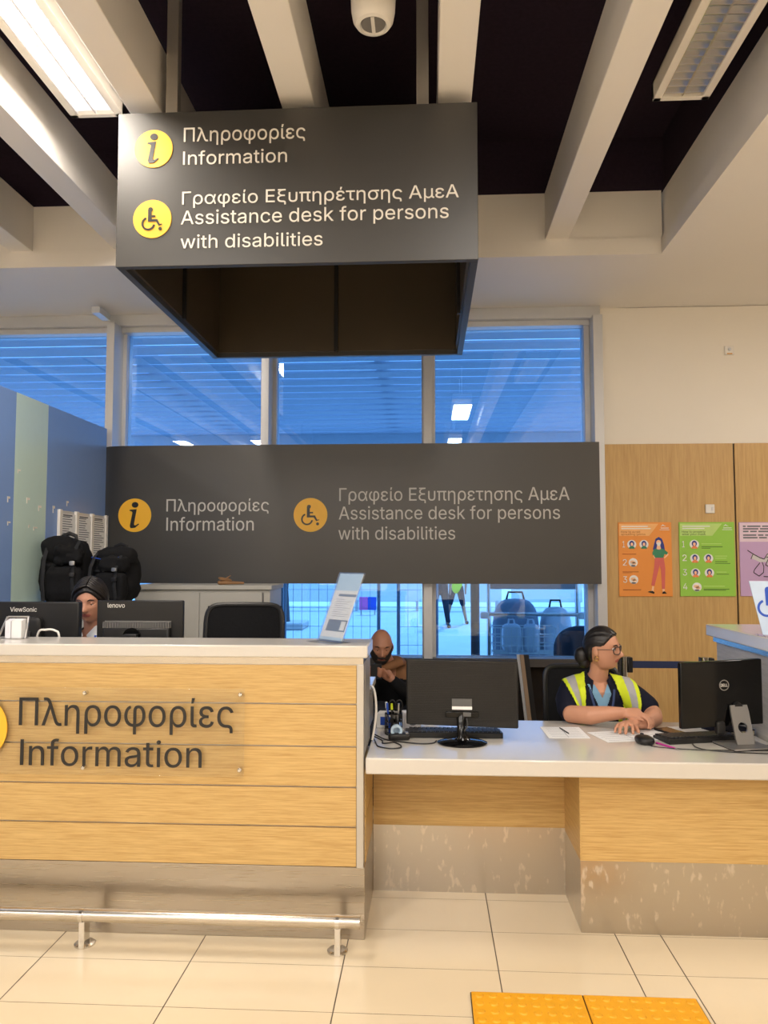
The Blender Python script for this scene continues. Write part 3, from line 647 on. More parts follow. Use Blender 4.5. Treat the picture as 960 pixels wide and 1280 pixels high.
# dark trunk on a concrete block outside the window
t = thing('post', 'dark thick post standing in a square concrete block outside the glass', 'post', (-3.5, 18.0, -0.02))
MB().tube([(-3.5, 18, 0.1), (-3.52, 18, 0.9), (-3.48, 18.02, 1.8), (-3.5, 18, 3.2)], [0.28, 0.25, 0.26, 0.24], 14).build('shaft', M['bark'], t)
MB().box(-4.0, -2.85, 17.5, 18.5, -0.02, 0.14).build('block', M['concrete'], t, bevel=0.03)

# ------------------------------------------------------------------ ceiling fittings
def louver_lamp(cx, y0, y1, lit, label):
    z0, z1 = 3.86, 3.95
    t = thing('ceiling_lamp', label, 'ceiling light', (cx, (y0+y1)/2, z1), group=None)
    w = 0.275/2
    b = MB()
    b.box(cx-w, cx+w, y0, y1, z1-0.012, z1)
    b.box(cx-w, cx-w+0.04, y0, y1, z0, z1); b.box(cx+w-0.04, cx+w, y0, y1, z0, z1)
    b.box(cx-w, cx+w, y0, y0+0.03, z0, z1); b.box(cx-w, cx+w, y1-0.03, y1, z0, z1)
    b.build('housing', M['white_paint'], t, bevel=0.003)
    b = MB()
    for s in (-1, 1):
        c0 = cx + s*0.0485
        b.box(c0-0.0475, c0-0.045, y0+0.03, y1-0.03, z0+0.004, z1-0.02); b.box(c0+0.045, c0+0.0475, y0+0.03, y1-0.03, z0+0.004, z1-0.02)
        n = int((y1-y0-0.06)/0.055)
        for k in range(n):
            yy = y0+0.03+(k+0.5)*(y1-y0-0.06)/n
            b.prism([(-0.0015, 0), (0.0015, 0), (0.010, 0.030), (-0.010, 0.030)], Matrix.Translation((c0-0.045, yy, z0+0.004)) @ Matrix(((0, 0, 1, 0), (1, 0, 0, 0), (0, 1, 0, 0), (0, 0, 0, 1))), 0.09)
    b.build('louver', M['louver_lit'] if lit else M['louver'], t, smooth=0)
    for s in (-1, 1):
        MB().tube([(cx+s*0.0485, y0+0.04, z0+0.058), (cx+s*0.0485, y1-0.04, z0+0.058)], 0.013, 10).build('fluorescent_tube', M['tube_on'] if lit else M['tube_off'], t)
    b = MB()
    for yy in (y0+0.25, y1-0.25): b.tube([(cx, yy, z1), (cx, yy, ZV)], 0.008, 8)
    b.build('hanger', M['white_paint'], t)
louver_lamp(-1.70, 2.50, 3.78, True, 'lit twin-tube louver lamp between the beams, above the grey hanging box sign')
louver_lamp(1.265, 2.52, 3.80, False, 'unlit louver lamp with silver grid between the beams')
for (cx, y0) in ((-1.70, -0.4), (0.50, 0.3), (-4.66, -5.6), (-3.18, -5.6), (-0.97, -5.6), (0.50, -5.6), (-4.66, -2.8), (-3.18, -2.8), (-0.97, -2.8), (0.50, -2.8)):
    louver_lamp(cx, y0, y0+1.28, True, 'lit louver lamp hung between the beams further back in the hall')
for o in [o for o in COL.objects if o.name.startswith('ceiling_lamp') and 'further back' in o.get('label', '')]: o['group'] = 'hall lamps between the beams'

t = thing('ceiling_speaker', 'round white drum hanging from the dark ceiling above the sign', 'loudspeaker', (-0.215, 3.0, 3.735))
Mx = Matrix.Translation((-0.215, 3.0, 3.735))
MB().lathe([(0.0, 0.010), (0.05, 0.010), (0.055, 0.0), (0.070, 0.004), (0.082, 0.022), (0.089, 0.06), (0.092, 0.12), (0.092, 0.665)], Mx, 40).build('body', M['white_plastic'], t)
MB().lathe([(0.0, 0.004), (0.048, 0.004), (0.05, 0.009), (0.0, 0.0095)], Mx, 32).build('grille', M['vent'], t)
MB().box(-0.222, -0.208, 2.952, 3.048, 3.733, 3.739).build('grille_bar', M['white_plastic'], t)

# hanging box sign
hs = thing('hanging_sign', 'dark grey hollow box sign hanging from the ceiling with white bilingual lettering', 'sign', (-0.6, 4.28, 2.915))
X0, X1, Y0, Y1, Z0, Z1 = -1.432, 0.230, 3.40, 5.03, 2.915, 3.645
tk = 0.035
b = MB()
b.box(X0, X1, Y0, Y0+tk, Z0, Z1); b.box(X0, X1, Y1-tk, Y1, Z0, Z1)
b.box(X0, X0+tk, Y0+tk, Y1-tk, Z0, Z1); b.box(X1-tk, X1, Y0+tk, Y1-tk, Z0, Z1)
b.build('sign_box', M['sign'], hs, bevel=0.002)
MB().box(X0+tk, X1-tk, Y0+tk, Y1-tk, Z1-0.05, Z1-0.03).build('top_sheet', M['sign_in'], hs)
b = MB()
b.box(X0+tk, X1-tk, Y1-tk-0.012, Y1-tk, Z0+0.03, Z1-0.05); b.box(X0+tk, X0+tk+0.012, Y0+tk, Y1-tk, Z0+0.03, Z1-0.05)
b.box(X1-tk-0.012, X1-tk, Y0+tk, Y1-tk, Z0+0.03, Z1-0.05)
b.build('inner_lining', M['sign_in'], hs)
MB().box(-0.612, -0.588, Y1-tk-0.03, Y1-tk-0.012, Z0+0.02, Z1-0.05).build('inner_seam', M['black'], hs)
MB().box(X0+tk+0.012, X0+tk+0.03, 4.22, 4.245, Z0+0.02, Z1-0.05).build('inner_seam', M['black'], hs)
MB().box(X1-tk-0.03, X1-tk-0.012, 4.22, 4.245, Z0+0.02, Z1-0.05).build('inner_seam', M['black'], hs)
for x in (-1.20, -0.018):
    MB().box(x-0.028, x+0.028, 3.45, 3.50, Z1-0.03, ZV).build('hanging_post', M['alu'], hs, bevel=0.003)

def disc(parent, cx, y, cz, r, mat, name='yellow_disc', d=0.004):
    return MB().lathe([(0, 0), (r, 0), (r, d), (0, d)], Matrix.Translation((cx, y, cz)) @ FACE, 56).build(name, mat, parent)
I_STEM = [(-.32, .27), (-.30, .33), (.12, .36), (-.03, -.52), (.0, -.60), (.08, -.60), (.25, -.50), (.28, -.55), (.04, -.75), (-.22, -.77), (-.27, -.68), (-.27, -.60), (-.13, .16), (-.17, .22)]
def info_mark(parent, cx, y, cz, r, mat):
    b = MB(); Mx = Matrix.Translation((cx, y-0.004, cz)) @ FACE
    b.prism([(u*r, v*r) for u, v in I_STEM], Mx, 0.003)
    b.prism([(r*(.02+.20*math.cos(a)), r*(.62+.17*math.sin(a))) for a in [2*PI*q/24 for q in range(24)]], Mx, 0.003)
    b.build('info_symbol', mat, parent, smooth=0)
def access_mark(parent, Mx, r, mat, d=0.003):
    """wheelchair symbol in a unit disc of radius r"""
    b = MB(); S = lambda P: [((x-440)/262*r, -(y-565)/262*r) for x, y in P]
    b.prism(S([(385, 605), (385, 440), (392, 418), (412, 408), (436, 412), (447, 432), (440, 455), (428, 468), (430, 520), (480, 520), (480, 542), (432, 542), (432, 574), (512, 574), (545, 640), (572, 636), (576, 646), (530, 662), (492, 604)]), Mx, d)
    arc = [math.radians(q) for q in range(112, 357, 7)]
    c = (388, 632)
    outer = [(c[0]+92*math.cos(a), c[1]-92*math.sin(a)) for a in arc]; inner = [(c[0]+68*math.cos(a), c[1]-68*math.sin(a)) for a in arc]
    for k in range(len(arc)-1): b.prism(S([outer[k], outer[k+1], inner[k+1], inner[k]]), Mx, d)
    b.prism(S([(552+23*math.cos(a), 704+23*math.sin(a)) for a in [2*PI*q/16 for q in range(16)]]), Mx, d)
    b.build('wheelchair_symbol', mat, parent, smooth=0)

yf = 3.40
disc(hs, -1.262, yf, 3.470, 0.090, M['yellow_disc']); info_mark(hs, -1.262, yf, 3.470, 0.090, M['black_letter'])
disc(hs, -1.262, yf, 3.137, 0.090, M['yellow_disc']); access_mark(hs, Matrix.Translation((-1.262, yf-0.004, 3.137)) @ FACE, 0.090, M['black_letter'])
lettering(hs, 'Πληροφορίες', -1.121, yf, 3.500, M['letter'], 0.566, 0.066)
lettering(hs, 'Information', -1.123, yf, 3.390, M['letter'], 0.484, 0.063)
lettering(hs, 'Γραφείο Εξυπηρέτησης ΑμεΑ', -1.124, yf, 3.202, M['letter'], 1.268, 0.060)
lettering(hs, 'Assistance desk for persons', -1.128, yf, 3.108, M['letter'], 1.226, 0.064)
lettering(hs, 'with disabilities', -1.128, yf, 2.995, M['letter'], 0.655, 0.062)

# long wall sign in front of the window, its left end curved back
ws = thing('window_sign', 'long dark grey sign board across the window with yellow discs', 'sign', (-0.65, 5.99, 1.388))
y = 5.955
out = [(1.312, y), (-2.36, y)]
for a in range(1, 7): out.append((-2.36-0.24*math.sin(a*PI/12), y+0.10*(1-math.cos(a*PI/12))))
poly = out + [(-2.56, 6.02), (-2.36, 6.0), (1.312, 6.0)]
MB().prism(poly, Matrix.Translation((0, 0, 1.388)), 1.086).build('board', M['sign'], ws, smooth=50)
MB().box(1.312, 1.318, 5.955, 6.05, 1.388, 2.474).build('end_cap', M['frame'], ws)
disc(ws, -2.307+0.0, y, 1.922, 0.132, M['yellow_disc']); info_mark(ws, -2.307, y, 1.922, 0.132, M['black_letter'])
disc(ws, -0.912, y, 1.920, 0.132, M['yellow_disc']); access_mark(ws, Matrix.Translation((-0.912, y-0.004, 1.920)) @ FACE, 0.132, M['black_letter'])
kx = 5.95/6.1
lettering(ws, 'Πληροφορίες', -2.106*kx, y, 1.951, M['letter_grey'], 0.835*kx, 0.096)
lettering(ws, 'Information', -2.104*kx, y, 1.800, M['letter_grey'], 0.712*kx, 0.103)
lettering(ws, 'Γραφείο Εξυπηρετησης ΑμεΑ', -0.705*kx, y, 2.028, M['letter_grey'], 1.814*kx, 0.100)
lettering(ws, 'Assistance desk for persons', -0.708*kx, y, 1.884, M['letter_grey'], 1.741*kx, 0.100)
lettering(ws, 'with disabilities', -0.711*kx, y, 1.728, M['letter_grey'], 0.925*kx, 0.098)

# ------------------------------------------------------------------ counters and desks
rc = thing('reception_counter', 'tall oak-fronted information counter with white top and steel plinth', 'counter', (-2.2, 3.5, 0))
MB().box(-2.53, -0.255, 3.26, 3.56, 1.158, 1.210).build('counter_top', M['solid'], rc, bevel=0.006)
MB().box(-2.53, -0.275, 3.29, 3.55, 1.128, 1.158).build('steel_strip', M['rail'], rc)
b = MB()
gz = [0.294, 0.457, 0.620, 0.787, 0.963, 1.128]
for z0, z1 in zip(gz, gz[1:]): b.box(-2.53, -0.303, 3.28, 3.31, z0+0.003, z1-0.003)
b.build('front_panel', M['oak'], rc, bevel=0.0015)
MB().box(-2.53, -0.303, 3.292, 3.33, 0.294, 1.128).build('groove_backing', M['alu'], rc)
MB().box(-0.302, -0.272, 3.276, 3.34, 0.292, 1.128).build('corner_trim', M['alu'], rc, bevel=0.002)
b = MB()
for z0, z1 in ((0.294, 0.48), (0.486, 0.68)): b.box(-0.30, -0.268, 3.34, 3.76, z0, z1)
b.build('side_panel', M['oak_side'], rc, bevel=0.002)
MB().box(-0.31, -0.271, 3.34, 3.62, 0.748, 1.128).build('upper_side_panel', M['alu'], rc)
MB().box(-2.53, -0.268, 3.29, 3.34, 0, 0.292).build('plinth', M['steel_clean'], rc, bevel=0.002)
MB().box(-0.30, -0.268, 3.34, 3.76, 0, 0.292).build('plinth_side', M['steel_clean'], rc)
sd = thing('staff_desk', 'pale staff worktop behind the tall counter carrying the two monitors', 'desk', (-2.2, 3.8, 0))
MB().box(-2.53, -0.272, 3.57, 4.03, 0.935, 0.968).build('worktop', M['solid'], sd, bevel=0.003)
MB().box(-0.31, -0.285, 3.63, 4.02, 0.76, 0.934).build('end_panel', M['alu'], sd)
for x in (-2.5, -1.5): MB().box(x, x+0.03, 3.63, 4.0, 0, 0.934).build('support_panel', M['alu'], sd)
MB().box(-0.34, -0.312, 3.78, 4.0, 0, 0.934).build('support_panel', M['alu'], sd)

# clear lettering plate fixed to the counter
pl = thing('acrylic_plate', 'clear acrylic plate with black bilingual lettering on the tall counter front', 'sign', (-1.4, 3.27, 0.84))
MB().box(-2.35, -0.775, 3.255, 3.259, 0.662, 1.026).build('plate', M['acrylic'], pl, bevel=0.001)
for x in (-2.30, -1.465, -0.793):
    for z in (1.003, 0.690): MB().lathe([(0, 0), (0.009, 0), (0.009, 0.024), (0.006, 0.028), (0, 0.028)], Matrix.Translation((x, 3.28, z)) @ FACE, 16).build('standoff', M['chrome'], pl)
yp = 3.255
lettering(pl, 'Πληροφορίες', -1.748, yp, 0.866, M['black_letter'], 0.928, 0.117, bold=0.004)
lettering(pl, 'Information', -1.738, yp, 0.699, M['black_letter'], 0.785, 0.108, bold=0.004)
disc(pl, -1.935, yp, 0.852, 0.137, M['yellow_disc']); info_mark(pl, -1.935, yp, 0.852, 0.137, M['black_letter'])

# foot rail
fr = thing('foot_rail', 'round steel foot rail on floor brackets before the tall counter', 'rail', (-2.2, 3.15, 0))
MB().tube([(-2.53, 3.15, 0.134), (-0.275, 3.15, 0.134)], 0.025, 24).build('rail_tube', M['rail'], fr)
for x in (-2.40, -1.405, -0.365):
    br = MB().box(x-0.012, x+0.012, 3.145, 3.20, 0.0, 0.11).build('bracket', M['chrome'], fr, bevel=0.002)
    MB().tube([(x-0.008, 3.15, 0.134), (x+0.008, 3.15, 0.134)], 0.0275, 24).build('clamp_ring', M['chrome'], br)
    MB().lathe([(0, 0), (0.042, 0), (0.042, 0.006), (0.034, 0.012), (0, 0.012)], Matrix.Translation((x-0.004, 3.19, 0)), 28).build('floor_flange', M['chrome'], br)

# low assistance desk
ld = thing('assistance_desk', 'low white-topped assistance desk with oak front between the two counters', 'desk', (0.63, 3.65, 0))
MB().box(-0.262, 1.53, 3.25, 4.05, 0.683, 0.750).build('desk_top', M['solid'], ld, bevel=0.006)
MB().box(0.645, 1.53, 3.40, 3.43, 0.298, 0.683).build('front_panel', M['oak'], ld)
MB().box(-0.266, 0.645, 3.77, 3.80, 0.308, 0.683).build('recess_panel', M['oak'], ld)
MB().box(0.640, 0.670, 3.402, 3.77, 0.298, 0.683).build('recess_side', M['oak_side'], ld)
MB().box(0.645, 1.53, 3.402, 3.43, 0, 0.297).build('plinth', M['steel'], ld)
MB().box(-0.266, 0.645, 3.772, 3.80, 0, 0.307).build('recess_plinth', M['steel'], ld)
MB().box(0.6405, 0.670, 3.404, 3.77, 0, 0.297).build('recess_plinth_side', M['steel'], ld)

# second tall counter on the far side
r2 = thing('side_counter', 'tall grey counter end with pale top beside the silver-stand monitor', 'counter', (2.0, 3.8, 0))
MB().box(1.495, 3.4, 3.26, 4.29, 1.165, 1.225).build('counter_top', M['solid'], r2, bevel=0.005)
MB().box(1.525, 3.4, 3.29, 4.27, 1.135, 1.165).build('steel_strip', M['rail'], r2)
MB().box(1.54, 1.57, 3.30, 4.26, 0.292, 1.135).build('side_panel', M['laminate'], r2)
MB().box(1.57, 3.4, 3.28, 3.31, 0.292, 1.135).build('front_panel', M['oak'], r2)
MB().box(1.57, 3.4, 4.23, 4.26, 0.0, 1.135).build('back_panel', M['laminate'], r2)
MB().box(1.545, 3.4, 3.29, 4.23, 0, 0.292).build('plinth', M['steel'], r2)

# ------------------------------------------------------------------ tactile tiles
for i, x in enumerate((0.150, 0.550)):
    t = thing('tactile_tile', ('yellow studded tactile tile on the floor, the one nearer the tall counter', 'yellow studded tactile tile on the floor, the one nearer the steel plinth')[i], 'floor tile', (x+0.198, 2.71, 0))
    MB().box(x, x+0.396, 2.515, 2.911, 0.0005, 0.012).build('base', M['tactile'], t, bevel=0.003)
    b = MB()
    for p in range(8):
        for q in range(8):
            b.lathe([(0.017, 0.0), (0.013, 0.004), (0.0, 0.005)], Matrix.Translation((x+0.0265+p*0.049, 2.5415+q*0.049, 0.0118)), 12)
    b.build('studs', M['tactile'], t)
    MB().box(x-0.003, x+0.399, 2.512, 2.914, 0.0003, 0.007).build('edge', M['edge_dark'], t)

# ------------------------------------------------------------------ wall fittings and posters
for cx, cz, s, y, lb in ((2.205, 1.970, 0.035, YW-0.025, 'white switch plate on the oak wall above the green poster'), (2.396, 3.232, 0.036, YW, 'small white sensor box high on the white wall')):
    t = thing('wall_switch' if s < 0.0355 else 'wall_sensor', lb, 'switch' if s < 0.0355 else 'sensor', (cx, y, cz))
    MB().box(cx-s, cx+s, y-0.014, y, cz-s, cz+s).build('plate', M['white_plastic'], t, bevel=0.004)
    if s < 0.0355: MB().box(cx+0.010, cx+0.024, y-0.018, y-0.013, cz-0.014, cz+0.014).build('rocker', M['frame'], t, bevel=0.002)
    else:
        MB().lathe([(0, 0), (0.014, 0), (0.012, 0.008), (0, 0.012)], Matrix.Translation((cx, y-0.014, cz+0.008)) @ FACE, 20).build('lens', M['frame'], t)
        MB().box(cx-0.02, cx+0.02, y-0.017, y-0.013, cz-0.032, cz-0.022).build('label_strip', plain('amber', lin(214, 160, 90), 0.5), t)

YPO = YW-0.028
def poster(label, x0, x1, z0, z1, mat):
    t = thing('poster', label, 'poster', ((x0+x1)/2, YPO, (z0+z1)/2))
    MB().box(x0, x1, YPO-0.006, YPO+0.003, z0, z1).build('sheet', mat, t, bevel=0.001)
    S = lambda u, v: (x0+(x1-x0)*u, z1-(z1-z0)*v)
    return t, S
def pp(t, S, name, mat, *polys, d=0.0):
    b = MB(); Mx = Matrix.Translation((0, YPO-0.006-d, 0)) @ FACE
    for P in polys: b.prism([S(u, v) for u, v in P], Mx, 0.0012)
    return b.build(name, mat, t, smooth=0)
def ell(cu, cv, ru, rv, n=20, a0=0, a1=360): return [(cu+ru*math.cos(math.radians(a0+(a1-a0)*k/n)), cv+rv*math.sin(math.radians(a0+(a1-a0)*k/n))) for k in range(n if a1-a0 == 360 else n+1)]
def rect(u, v, w, h): return [(u, v), (u+w, v), (u+w, v+h), (u, v+h)]
def ptext(t, S, body, u, v, w, h, mat):
    x, z = S(u, v); x2, _ = S(u+w, v); _, z2 = S(u, v+h)
    lettering(t, body, x, YPO-0.0075, z2, mat, x2-x, z-z2, 0.001)
def face_icon(t, S, u, v, hair, top, skin=M['p_skin'], d=0.0012):
    pp(t, S, 'round_picture', M['paper'], ell(u, v, .085, .060), d=0.0002)
    pp(t, S, 'picture_hair', hair, ell(u, v-.010, .046, .040), d=0.0016)
    pp(t, S, 'picture_body', top, ell(u, v+.058, .056, .036, 14, 180, 360), d=0.0028)
    pp(t, S, 'picture_face', skin, ell(u, v-.002, .024, .024), d=0.0028)
def hand_icon(t, S, u, v):
    pp(t, S, 'round_picture', M['paper'], ell(u, v, .085, .060), d=0.0002)
    pp(t, S, 'picture_hand', M['p_skin'], ell(u-.01, v-.008, .05, .022), ell(u+.02, v+.012, .042, .018), d=0.0016)
    pp(t, S, 'picture_base', M['ink'], ell(u, v+.044, .045, .012), d=0.0016)

t, S = poster('orange poster with a standing figure in red trousers on the oak wall', 1.494, 1.904, 1.286, 1.866, M['orange'])
pp(t, S, 'title_band', M['orange_pale'], [(.02, .02), (.76, .02), (.58, .185), (.02, .185)])
pp(t, S, 'fine_print', M['paper'], rect(.06, .05, .5, .012), rect(.06, .08, .55, .012), rect(.80, .075, .15, .008), rect(.78, .10, .18, .006), [(.80, .06), (.84, .03), (.90, .06), (.84, .045)], d=0.0012)
ptext(t, S, 'How to avoid', .05, .115, .36, .030, M['orange_dark']); ptext(t, S, 'spreading germs', .05, .150, .46, .026, M['orange_dark'])
for n_, v in (('1', .255), ('2', .500), ('3', .730)): ptext(t, S, n_, .075, v, .045 if n_ == '1' else .075, .085, M['paper'])
face_icon(t, S, .25, .30, M['p_blue'], M['p_teal']); face_icon(t, S, .48, .30, M['p_blue'], M['p_teal'])
hand_icon(t, S, .27, .545); hand_icon(t, S, .275, .775)
pp(t, S, 'fine_print', M['orange_dark'], rect(.07, .425, .26, .010), rect(.07, .665, .30, .010), rect(.07, .905, .34, .012), rect(.07, .68, .18, .006))
pp(t, S, 'figure_hair', M['p_blue'], [(.70, .225), (.76, .20), (.82, .225), (.855, .30), (.87, .37), (.80, .385), (.69, .385), (.645, .37), (.67, .30)])
pp(t, S, 'figure_face', M['p_skin'], ell(.755, .275, .045, .035), [(.73, .30), (.78, .30), (.80, .37), (.71, .37)], d=0.0012)
pp(t, S, 'figure_mask', M['paper'], [(.715, .275), (.795, .275), (.785, .31), (.755, .325), (.725, .31)], d=0.0024)
pp(t, S, 'figure_top', M['p_teal'], [(.66, .37), (.71, .355), (.755, .38), (.80, .355), (.86, .37), (.925, .41), (.91, .44), (.86, .43), (.84, .48), (.675, .48), (.665, .44), (.64, .45), (.635, .41)], d=0.0012)
pp(t, S, 'figure_arm', M['p_skin'], [(.925, .42), (.935, .44), (.86, .49), (.85, .475), (.90, .44)], [(.64, .44), (.655, .45), (.69, .485), (.67, .49)], d=0.0020)
pp(t, S, 'figure_trousers', M['p_coral'], [(.68, .48), (.845, .48), (.87, .62), (.855, .90), (.80, .90), (.79, .64), (.765, .58), (.72, .70), (.66, .86), (.60, .85), (.66, .62)], d=0.0012)
pp(t, S, 'figure_shoe', M['black_letter'], [(.625, .925), (.66, .945), (.65, .965), (.53, .94), (.56, .93)], [(.815, .935), (.85, .93), (.89, .96), (.80, .965)], d=0.0012)
pp(t, S, 'figure_foot', M['p_skin'], [(.62, .86), (.655, .865), (.64, .94), (.60, .935)], [(.81, .90), (.85, .90), (.85, .945), (.81, .945)], d=0.0006)

t, S = poster('green poster of numbered mask pictures on the oak wall', 1.963, 2.386, 1.288, 1.866, M['green'])
pp(t, S, 'title_band', M['green_pale'], [(.02, .02), (.78, .02), (.60, .185), (.02, .185)])
pp(t, S, 'fine_print', M['paper'], rect(.06, .05, .5, .012), rect(.06, .08, .4, .012), rect(.80, .075, .15, .008), rect(.78, .10, .18, .006), [(.80, .06), (.84, .03), (.90, .06), (.84, .045)], d=0.0012)
ptext(t, S, 'How to properly', .05, .115, .43, .028, M['green_dark']); ptext(t, S, 'wear your mask', .05, .150, .43, .026, M['green_dark'])
for n_, v in (('1', .255), ('2', .440), ('3', .635), ('4', .825)): ptext(t, S, n_, .05, v, .045 if n_ == '1' else .075, .085, M['paper'])
for u, v in ((.27, .30), (.275, .49), (.52, .49), (.28, .685), (.53, .685)): face_icon(t, S, u, v, M['p_blue'], M['p_orange'])
hand_icon(t, S, .30, .875)
pp(t, S, 'fine_print', M['green_pale'], rect(.40, .29, .36, .008), rect(.64, .455, .22, .008), rect(.64, .485, .2, .008), rect(.66, .67, .18, .008), rect(.42, .86, .38, .008))
pp(t, S, 'fine_print', M['green_dark'], rect(.40, .33, .38, .010), rect(.40, .35, .16, .008), rect(.64, .53, .22, .010), rect(.64, .555, .27, .008), rect(.66, .70, .22, .008), rect(.42, .90, .46, .010), rect(.42, .915, .40, .008))

t, S = poster('lilac poster with a drawn gloved hand, beside the dark panel joint', 2.422, 2.84, 1.290, 1.864, M['lilac'])
pp(t, S, 'title_band', M['lilac_pale'], rect(0.01, .01, .98, .255))
b = []
for v, ws_ in ((.045, (.05, .24, .17, .2)), (.080, (.28, .26, .2)), (.115, (.10, .12, .2)), (.165, (.24, .1, .2)), (.20, (.26, .14, .22))):
    u = .07
    for w in ws_: b.append(rect(u, v, w, .020)); u += w+.03
pp(t, S, 'fine_print', M['ink'], *b, d=0.0012)
pp(t, S, 'drawn_glove', M['glove'], [(.22, .42), (.30, .45), (.44, .50), (.50, .43), (.58, .42), (.62, .47), (.54, .60), (.50, .58), (.48, .54), (.36, .54), (.21, .49)])
def stroke(P, w=.012):
    o = []
    for (a, c), (e, f) in zip(P, P[1:]):
        L = math.hypot(e-a, f-c) or 1; n0, n1 = -(f-c)/L*w/2, (e-a)/L*w/2
        o.append([(a+n0, c+n1), (e+n0, f+n1), (e-n0, f-n1), (a-n0, c-n1)])
    return o
pp(t, S, 'drawn_outline', M['black_letter'], *stroke([(.14, .38), (.24, .43), (.20, .50)]), *stroke([(.24, .43), (.36, .48), (.44, .50), (.50, .43), (.58, .43), (.66, .47)]), *stroke([(.36, .55), (.26, .64), (.24, .68), (.34, .73), (.42, .68), (.43, .60), (.40, .54)]), *stroke([(.48, .48), (.54, .46), (.50, .52), (.46, .58), (.52, .60), (.58, .52)]), *stroke([(.42, .735), (.55, .74), (.56, .70), (.60, .72)]), d=0.0012)

# ------------------------------------------------------------------ cabinets, chairs, staff-side furniture
cb = thing('metal_cabinet', 'tall grey metal cabinet behind the black mesh chair', 'cabinet', (-1.6, 5.7, 0))
MB().box(-2.09, -1.115, 5.42, 5.84, 0.02, 1.36).build('body', M['cabinet'], cb, bevel=0.004)
MB().box(-2.105, -1.10, 5.40, 5.85, 1.36, 1.392).build('cabinet_top', M['cabinet'], cb, bevel=0.003)
MB().box(-2.07, -1.62, 5.408, 5.421, 0.10, 1.34).build('door', M['cabinet'], cb, bevel=0.003)
MB().box(-1.612, -1.17, 5.408, 5.421, 0.10, 1.34).build('door', M['cabinet'], cb, bevel=0.003)
for x in (-1.66, -1.575): MB().box(x-0.008, x+0.008, 5.395, 5.41, 0.75, 0.88).build('handle', M['cabinet_dark'], cb, bevel=0.003)
MB().box(-1.168, -1.160, 5.412, 5.421, 0.1, 1.34).build('side_joint', M['cabinet_dark'], cb)
MB().box(-2.05, -1.15, 5.45, 5.8, 0.0, 0.02).build('foot_strip', M['black'], cb)
lc = thing('low_cabinet', 'lower grey cabinet the two black backpacks stand on', 'cabinet', (-2.1, 4.85, 0))
MB().box(-2.52, -1.84, 4.72, 5.16, 0.03, 1.26).build('body', M['cabinet'], lc, bevel=0.004)
MB().box(-2.53, -1.83, 4.70, 5.17, 1.26, 1.292).build('cabinet_top', M['cabinet'], lc, bevel=0.003)
for x0, x1 in ((-2.51, -2.185), (-2.175, -1.85)): MB().box(x0, x1, 4.706, 4.721, 0.08, 1.24).build('door', M['cabinet'], lc, bevel=0.003)
MB().box(-2.50, -1.86, 4.76, 5.14, 0.0, 0.03).build('foot_strip', M['black'], lc)

t = thing('wooden_toy', 'small brown wooden propeller figure lying on the metal cabinet', 'ornament', (-1.42, 5.5, 1.392))
MB().tube([(-1.49, 5.47, 1.408), (-1.42, 5.5, 1.407), (-1.335, 5.53, 1.404)], [0.016, 0.013, 0.009], 10, rounded=True).build('body', M['wood_toy'], t)
b = MB()
for a in range(3): b.sbox((0, 0, 0), (0.10, 0.010, 0.022), 0.7, Matrix.Translation((-1.455, 5.485, 1.432)) @ Matrix.Rotation(0.5+a*PI*2/3, 4, Vector((0.8, 0.4, 0.1))))
b.build('blades', M['wood_toy'], t)

